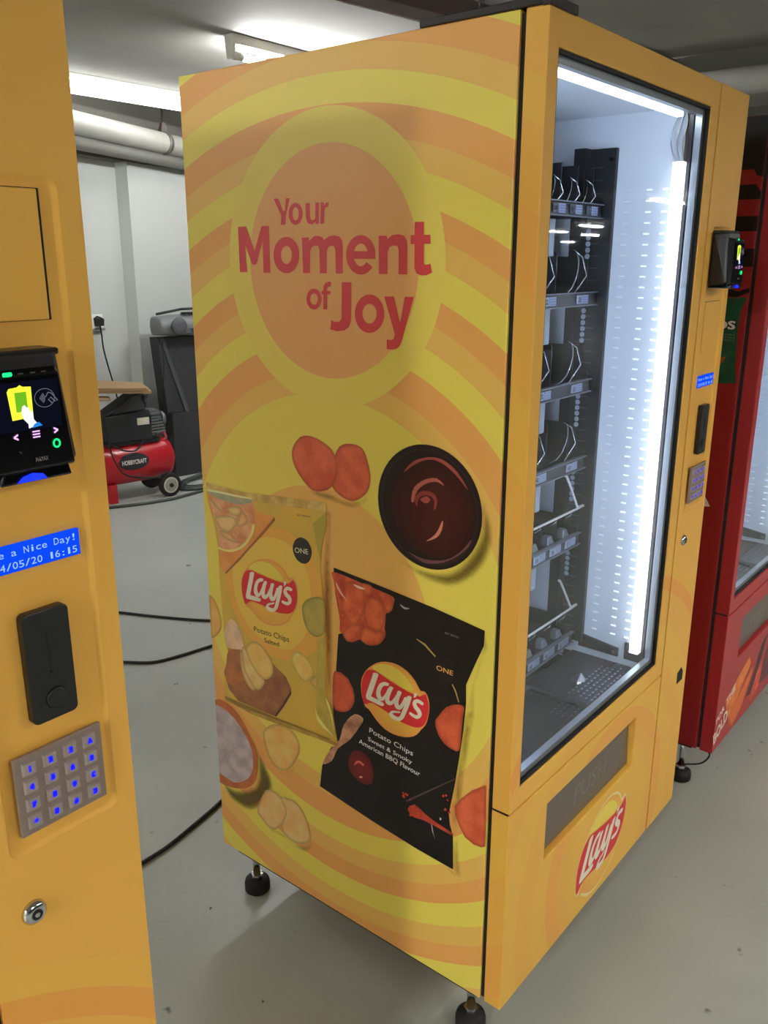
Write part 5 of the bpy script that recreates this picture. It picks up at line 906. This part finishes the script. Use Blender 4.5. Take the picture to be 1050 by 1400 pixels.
text('THE', (.084, .266), (.160, .290), .026, on_front, 5, rlow, col=WT, bold=.03)

# ---------------------------------------------------------------- things by the back wall
# air compressor
cp = thing('air_compressor', 'red tank air compressor with black motor on the floor by the white wall', 'compressor', (2.22, 4.05, 0), -.21); cp.scale = (1.06, 1.06, 1.12)
M_RT = mat('red_tank_paint', (172, 24, 36), .28, noise_amt=.04)
M_CB = mat('black_motor_cover', (26, 28, 32), .35)
MB().lathe([(.0, -.58), (.06, -.572), (.105, -.545), (.125, -.50), (.125, .07), (.105, .115), (.06, .142), (.0, .15)], (0, 0, .215), 'x', 36).build('tank', M_RT, cp)
sf = lambda a_, b_, l: Vector((a_, -.1262-.0003*l+(.0 if abs(b_-.215) > .1 else .125-math.sqrt(max(0, .125**2-(b_-.215)**2))), b_))
P = [(-.155+.095*math.cos(a_), .235+.048*math.sin(a_)) for a_ in [2*math.pi*i/28 for i in range(28)]]
V, T = tri2d([P], [(-.155+.02*i, .195+.012*j) for i in range(-4, 5) for j in range(7) if inside((-.155+.02*i, .195+.012*j), P)])
me = bpy.data.meshes.new('badge'); me.from_pydata([sf(v[0], v[1], 2) for v in V], [], [list(f) for f in T]); me.materials.append(M_CB)
bd = link(bpy.data.objects.new('badge', me), cp)
text('HOBBYCRAFT', (-.232, .222), (-.078, .222), .026, sf, 26, bd, m=mat('badge_white', (215, 212, 208), .4), bold=.02, fat=1)
wl = MB().lathe([(.066, -.15), (.070, -.145), (.070, -.118), (.062, -.112)], (.06, 0, .070), 'y', 32).build('wheel', M_GASK, cp)
MB().lathe([(.047, -.152), (.047, -.150)], (.06, 0, .070), 'y', 28).build('wheel_hub', mat('hub_cream', (200, 196, 182), .5), wl)
MB().lathe([(.040, -.1545), (.036, -.152)], (.06, 0, .070), 'y', 28).build('hub_ring', mat('hub_grey', (150, 147, 138), .5), wl)
MB().lathe([(.012, -.165), (.012, -.150)], (.06, 0, .070), 'y', 14).build('axle_nut', M_GASK, wl)
MB().lathe([(.066, .118), (.070, .122), (.070, .145), (.062, .15)], (.06, 0, .070), 'y', 32).build('wheel', M_GASK, cp)
MB().box(-.31, -.26, -.10, -.05, 0, .11).build('tank_foot', M_RT, cp, bevel=.004)
MB().box(-.31, -.26, .05, .10, 0, .11).build('tank_foot', M_RT, cp, bevel=.004)
MB().box(-.30, .04, -.085, .085, .325, .345).build('motor_plate', M_CB, cp)
MB().hull([(-.29, -.10, .345), (-.01, -.10, .345), (-.01, .10, .345), (-.29, .10, .345)], [(-.30, -.10, .50), (-.02, -.10, .515), (-.02, .10, .515), (-.30, .10, .50)]).build('motor_housing', M_CB, cp, bevel=.008)
MB().hull([(-.29, -.07, .50), (-.03, -.07, .515), (-.03, .07, .515), (-.29, .07, .50)], [(-.12, -.05, .60), (-.05, -.05, .61), (-.05, .05, .61), (-.12, .05, .60)]).build('motor_cowl', mat('cowl_dark', (40, 44, 50), .35), cp, bevel=.006)
MB().tube([(-.29, -.085, .505), (-.20, -.085, .545), (-.12, -.085, .60), (-.05, -.085, .61)], .008, 8).build('cowl_rib', M_CB, cp)
MB().box(-.105, -.03, -.1015, -.100, .435, .475).build('rating_label', mat('rating_label_cream', (200, 196, 176), .5), cp)
for xx, zz in ((-.20, .48), (-.20, .43), (-.20, .38), (-.13, .39), (-.01, .40), (-.01, .48)): MB().lathe([(.004, -.104), (.004, -.100)], (xx-.01, 0, zz), 'y', 8).build('cover_screw', M_RAIL, cp)
mb = MB()
for k in range(7): mb.box(.0, .085-.004*k, -.065, .065, .375+.017*k, .384+.017*k)
mb.box(.0, .06, -.05, .05, .365, .50)
mb.build('cylinder_fins', mat('cast_grey', (120, 124, 128), .4, .6), cp)
MB().lathe([(.045, .085), (.045, .10), (.03, .115)], (0, 0, .44), 'x', 20).build('cylinder_head', mat('cast_grey', (120, 124, 128), .4, .6), cp)
MB().lathe([(.016, .515), (.016, .54), (.022, .545), (.022, .56), (.018, .565), (.022, .57), (.022, .585), (.027, .585), (.027, .598), (.020, .602)], (-.005, 0, 0), 'z', 20).build('air_filter', mat('filter_dark', (60, 62, 66), .5), cp)
MB().tube(curve_pts([(.05, -.03, .38), (.085, -.05, .36), (.09, -.06, .335), (.07, -.05, .32)], 6), .007, 8).build('outlet_pipe', mat('outlet_red', (176, 40, 60), .4), cp)
MB().tube(curve_pts([(-.30, -.11, .38), (-.285, -.15, .26), (-.22, -.155, .17), (-.05, -.15, .13), (.05, -.14, .15)], 6), .005, 6).build('power_lead', M_GASK, cp)
MB().tube(curve_pts([(-.30, -.10, .36), (-.22, -.135, .31), (-.14, -.13, .30), (-.08, -.11, .345)], 6), .005, 6).build('power_lead', M_GASK, cp)

# hose coil on the floor round the compressor
M_HOSE = mat('dark_green_hose', (52, 58, 54), .45)
P = []
for k in range(5):
    for i in range(24):
        a_ = 2*math.pi*i/24; f = 1-.07*k
        P.append((2.62+f*.27*math.cos(a_)+.01*k, 3.98+f*.16*math.sin(a_)-.02*math.sin(3*k), .010+.011*k*(.5+.5*math.cos(a_))))
P = curve_pts([(1.7, 4.0, .009), (1.9, 3.90, .009), (2.04, 3.84, .009), (2.2, 3.80, .009)], 6) + [p for p in P if not (False)][18:]
tag(MB().tube(P, .0105, 8).build('air_hose', M_HOSE), 'dark hose coiled on the floor around the compressor wheel', 'hose')

# tall black cabinet, panel leaning on it, radio on top
cb = thing('speaker_cabinet', 'tall black cabinet standing by the wall behind the yellow machine', 'cabinet', (2.87, 4.30, 0), -.12)
M_SPK = mat('black_carpet_box', (42, 43, 47), .75, noise_amt=.2, scale=60)
MB().box(-.27, .40, -.06, .05, 0, .46).build('lower_box', M_SPK, cb, bevel=.006)
MB().hull([(-.30, -.05, .46), (.40, -.05, .46), (.40, .06, .46), (-.30, .06, .46)], [(-.34, -.05, .985), (.40, -.05, .985), (.40, .06, .985), (-.34, .06, .985)]).build('upper_box', M_SPK, cb, bevel=.006)
MB().hull([(-.325, -.058, .985), (-.295, -.058, .985), (-.13, -.062, .46), (-.16, -.062, .46)], [(-.325, -.049, .985), (-.295, -.049, .985), (-.13, -.049, .46), (-.16, -.049, .46)]).build('corner_strip', mat('strip_grey', (66, 68, 72), .5), cb)
rd = thing('portable_radio', 'grey portable stereo lying on top of the tall black cabinet', 'radio', (2.71, 4.28, .985), -.12); rd.scale = (1.1, 1, 1.1)
M_RAD = mat('radio_grey', (104, 106, 110), .4)
pr = [(-.10, .02), (-.12, .07), (-.10, .12), (-.02, .145), (.08, .14), (.11, .08), (.09, .0), (-.07, .0)]
MB().hull([(-.17, p[0]*.75, p[1]*.8+.015) for p in pr], [(.22, p[0], p[1]) for p in pr]).build('radio_body', M_RAD, rd, bevel=.015, seg=3)
MB().lathe([(.055, -.13), (.050, -.140), (.02, -.142)], (-.06, .02, .072), 'y', 24).build('speaker_grille', mat('grille_dark', (70, 72, 76), .6), rd)
MB().hull([(.02, -.124, .03), (.20, -.124, .03), (.20, -.114, .055), (.02, -.110, .055)], [(.02, -.112, .03), (.20, -.112, .03), (.20, -.10, .055), (.02, -.10, .055)]).build('front_trim', M_CHROME, rd)
for k in range(4): MB().box(.0+.045*k, .03+.045*k, -.06, -.03, .137, .152).build('button', M_CB, rd, bevel=.002)
MB().tube([(-.13, .05, .14), (.05, .05, .165), (.20, .05, .165)], .008, 8).build('carry_handle', M_CB, rd)
tag(MB().tube(curve_pts([(2.50, 4.20, .99), (2.49, 4.19, .80), (2.47, 4.20, .60), (2.46, 4.26, .40), (2.44, 4.34, .2)], 8), .004, 6).build('radio_cable', M_GASK), 'thin black cable hanging down from the portable stereo', 'cable')

# planks lying across the compressor
pk = thing('cardboard_boards', 'stack of brown boards lying across the top of the compressor', 'boards', (2.0, 4.15, .702))
def board(P, z0, z1, m):
    Q = [(x_-2.0, y_-4.15) for x_, y_ in P]
    MB().hull([(x_, y_, z0) for x_, y_ in Q], [(x_, y_, z1) for x_, y_ in Q]).build('board', m, pk, bevel=.001)
board([(2.23, 4.04), (2.10, 3.81), (1.70, 4.30), (2.06, 4.47)], 0, .014, mat('board_brown', (150, 122, 86), .7))
board([(2.215, 4.05), (2.09, 3.83), (1.70, 4.28), (2.05, 4.46)], .015, .027, mat('board_tan', (168, 138, 98), .7))
board([(2.20, 4.05), (2.07, 3.82), (1.70, 4.26), (2.04, 4.46)], .028, .038, mat('board_brown', (150, 122, 86), .7))
board([(1.96, 4.06), (1.90, 3.95), (1.60, 4.22), (1.82, 4.36)], -.034, -.024, mat('board_brown', (150, 122, 86), .7))

# wall socket with plug and lead
sk = thing('wall_socket', 'white double wall socket on the white wall left of the step', 'socket', wall_pt(-.18, .0, 1.10), math.atan2(.259, .966))
MB().box(-.09, .05, -.03, 0, -.045, .045).build('socket_plate', mat('socket_white', (222, 222, 218), .4), sk, bevel=.004)
MB().box(-.07, -.055, -.034, -.03, .018, .034).build('switch', mat('socket_white', (222, 222, 218), .4), sk)
MB().box(-.10, .06, -.034, 0, -.062, -.046).build('cable_shelf', mat('shelf_grey', (120, 120, 118), .5), sk)
pg = thing('power_plug', 'black power plug in the white wall socket with its lead hanging down', 'plug', wall_pt(-.19, .031, 1.10), math.atan2(.259, .966)); pg.scale = (1.35, 1.2, 1.35)
MB().hull([(-.022, 0, -.02), (.022, 0, -.02), (.026, 0, .018), (0, 0, .030), (-.026, 0, .018)], [(-.014, -.036, -.02), (.014, -.036, -.02), (.018, -.036, .012), (0, -.036, .022), (-.018, -.036, .012)]).build('plug_body', M_GASK, pg, bevel=.003)
MB().tube(curve_pts([(0, -.018, -.015), (.004, -.02, -.06), (.01, -.022, -.15), (.05, -.03, -.32), (.08, -.04, -.48), (.09, -.04, -.66), (.07, -.03, -.85)], 6), .0042, 6).build('plug_lead', M_GASK, pg)
tag(wall_box('cable_conduit', -.245, -.225, 0, .014, 1.145, 2.11, mat('conduit_white', (206, 207, 202), .6), kind=None), 'slim white conduit running up the wall from the socket', 'conduit')
tag(MB().tube([wall_pt(.88, .115, 2.1), wall_pt(.86, .115, 1.6), wall_pt(.80, .115, 1.1)], .004, 6).build('wall_wire', mat('wire_grey', (150, 150, 148), .5)), 'thin pale wire hanging down the wall above the portable stereo', 'cable')

# floor cables
CB = M_GASK
tag(MB().tube(curve_pts([(.70, 2.80, .006), (.80, 2.60, .006), (.870, 2.477, .006), (.925, 2.357, .006), (.990, 2.225, .006), (1.066, 2.096, .006), (1.20, 1.92, .006), (1.5, 1.75, .006)], 6), .006, 8).build('floor_cable', CB), 'black cable on the floor, farthest of the three between the machines', 'cable')
tag(MB().tube(curve_pts([(.40, 2.30, .006), (.52, 2.14, .006), (.590, 2.049, .006), (.664, 1.957, .006), (.777, 1.920, .006), (.898, 1.897, .006), (1.05, 1.86, .006), (1.3, 1.65, .006)], 6), .006, 8).build('floor_cable', CB), 'black cable on the floor, middle one of the three between the machines', 'cable')
tag(MB().tube(curve_pts([(-.40, 1.06, .0065), (-.2, 1.02, .0065), (-.071, 1.025, .0065), (.017, 1.027, .0065), (.132, 1.047, .0065), (.235, 1.069, .0065), (.40, 1.12, .0065), (.62, 1.25, .0065)], 6), .0055, 8).build('floor_cable', CB), 'black cable on the floor nearest, running behind the foot of the yellow machine', 'cable')
MB().tube(curve_pts([(.075, .13, .03), (.10, .06, .045), (.07, .025, .10), (.02, .022, .149)], 5), .0025, 6).build('earth_wire', CB, red)
# litter on the floor
mb = MB()
for k in range(60):
    x_ = random.uniform(-.6, 1.2); y_ = random.uniform(.1, 2.2); s = random.uniform(.0015, .005)
    if not (-.05 < x_ < .9 and .05 < y_ < .8) or k % 3 == 0:
        mb.hull([(x_-s, y_-s*.6, .0), (x_+s, y_-s*.3, .0), (x_+s*.4, y_+s, .0)], [(x_-s*.6, y_-s*.4, s*.5), (x_+s*.6, y_, s*.4), (x_+s*.3, y_+s*.6, s*.3)])
o = mb.build('floor_grit', mat('grit_dark', (84, 80, 74), .8), kind='stuff'); tag(o, 'small dark crumbs scattered on the painted floor', 'grit')
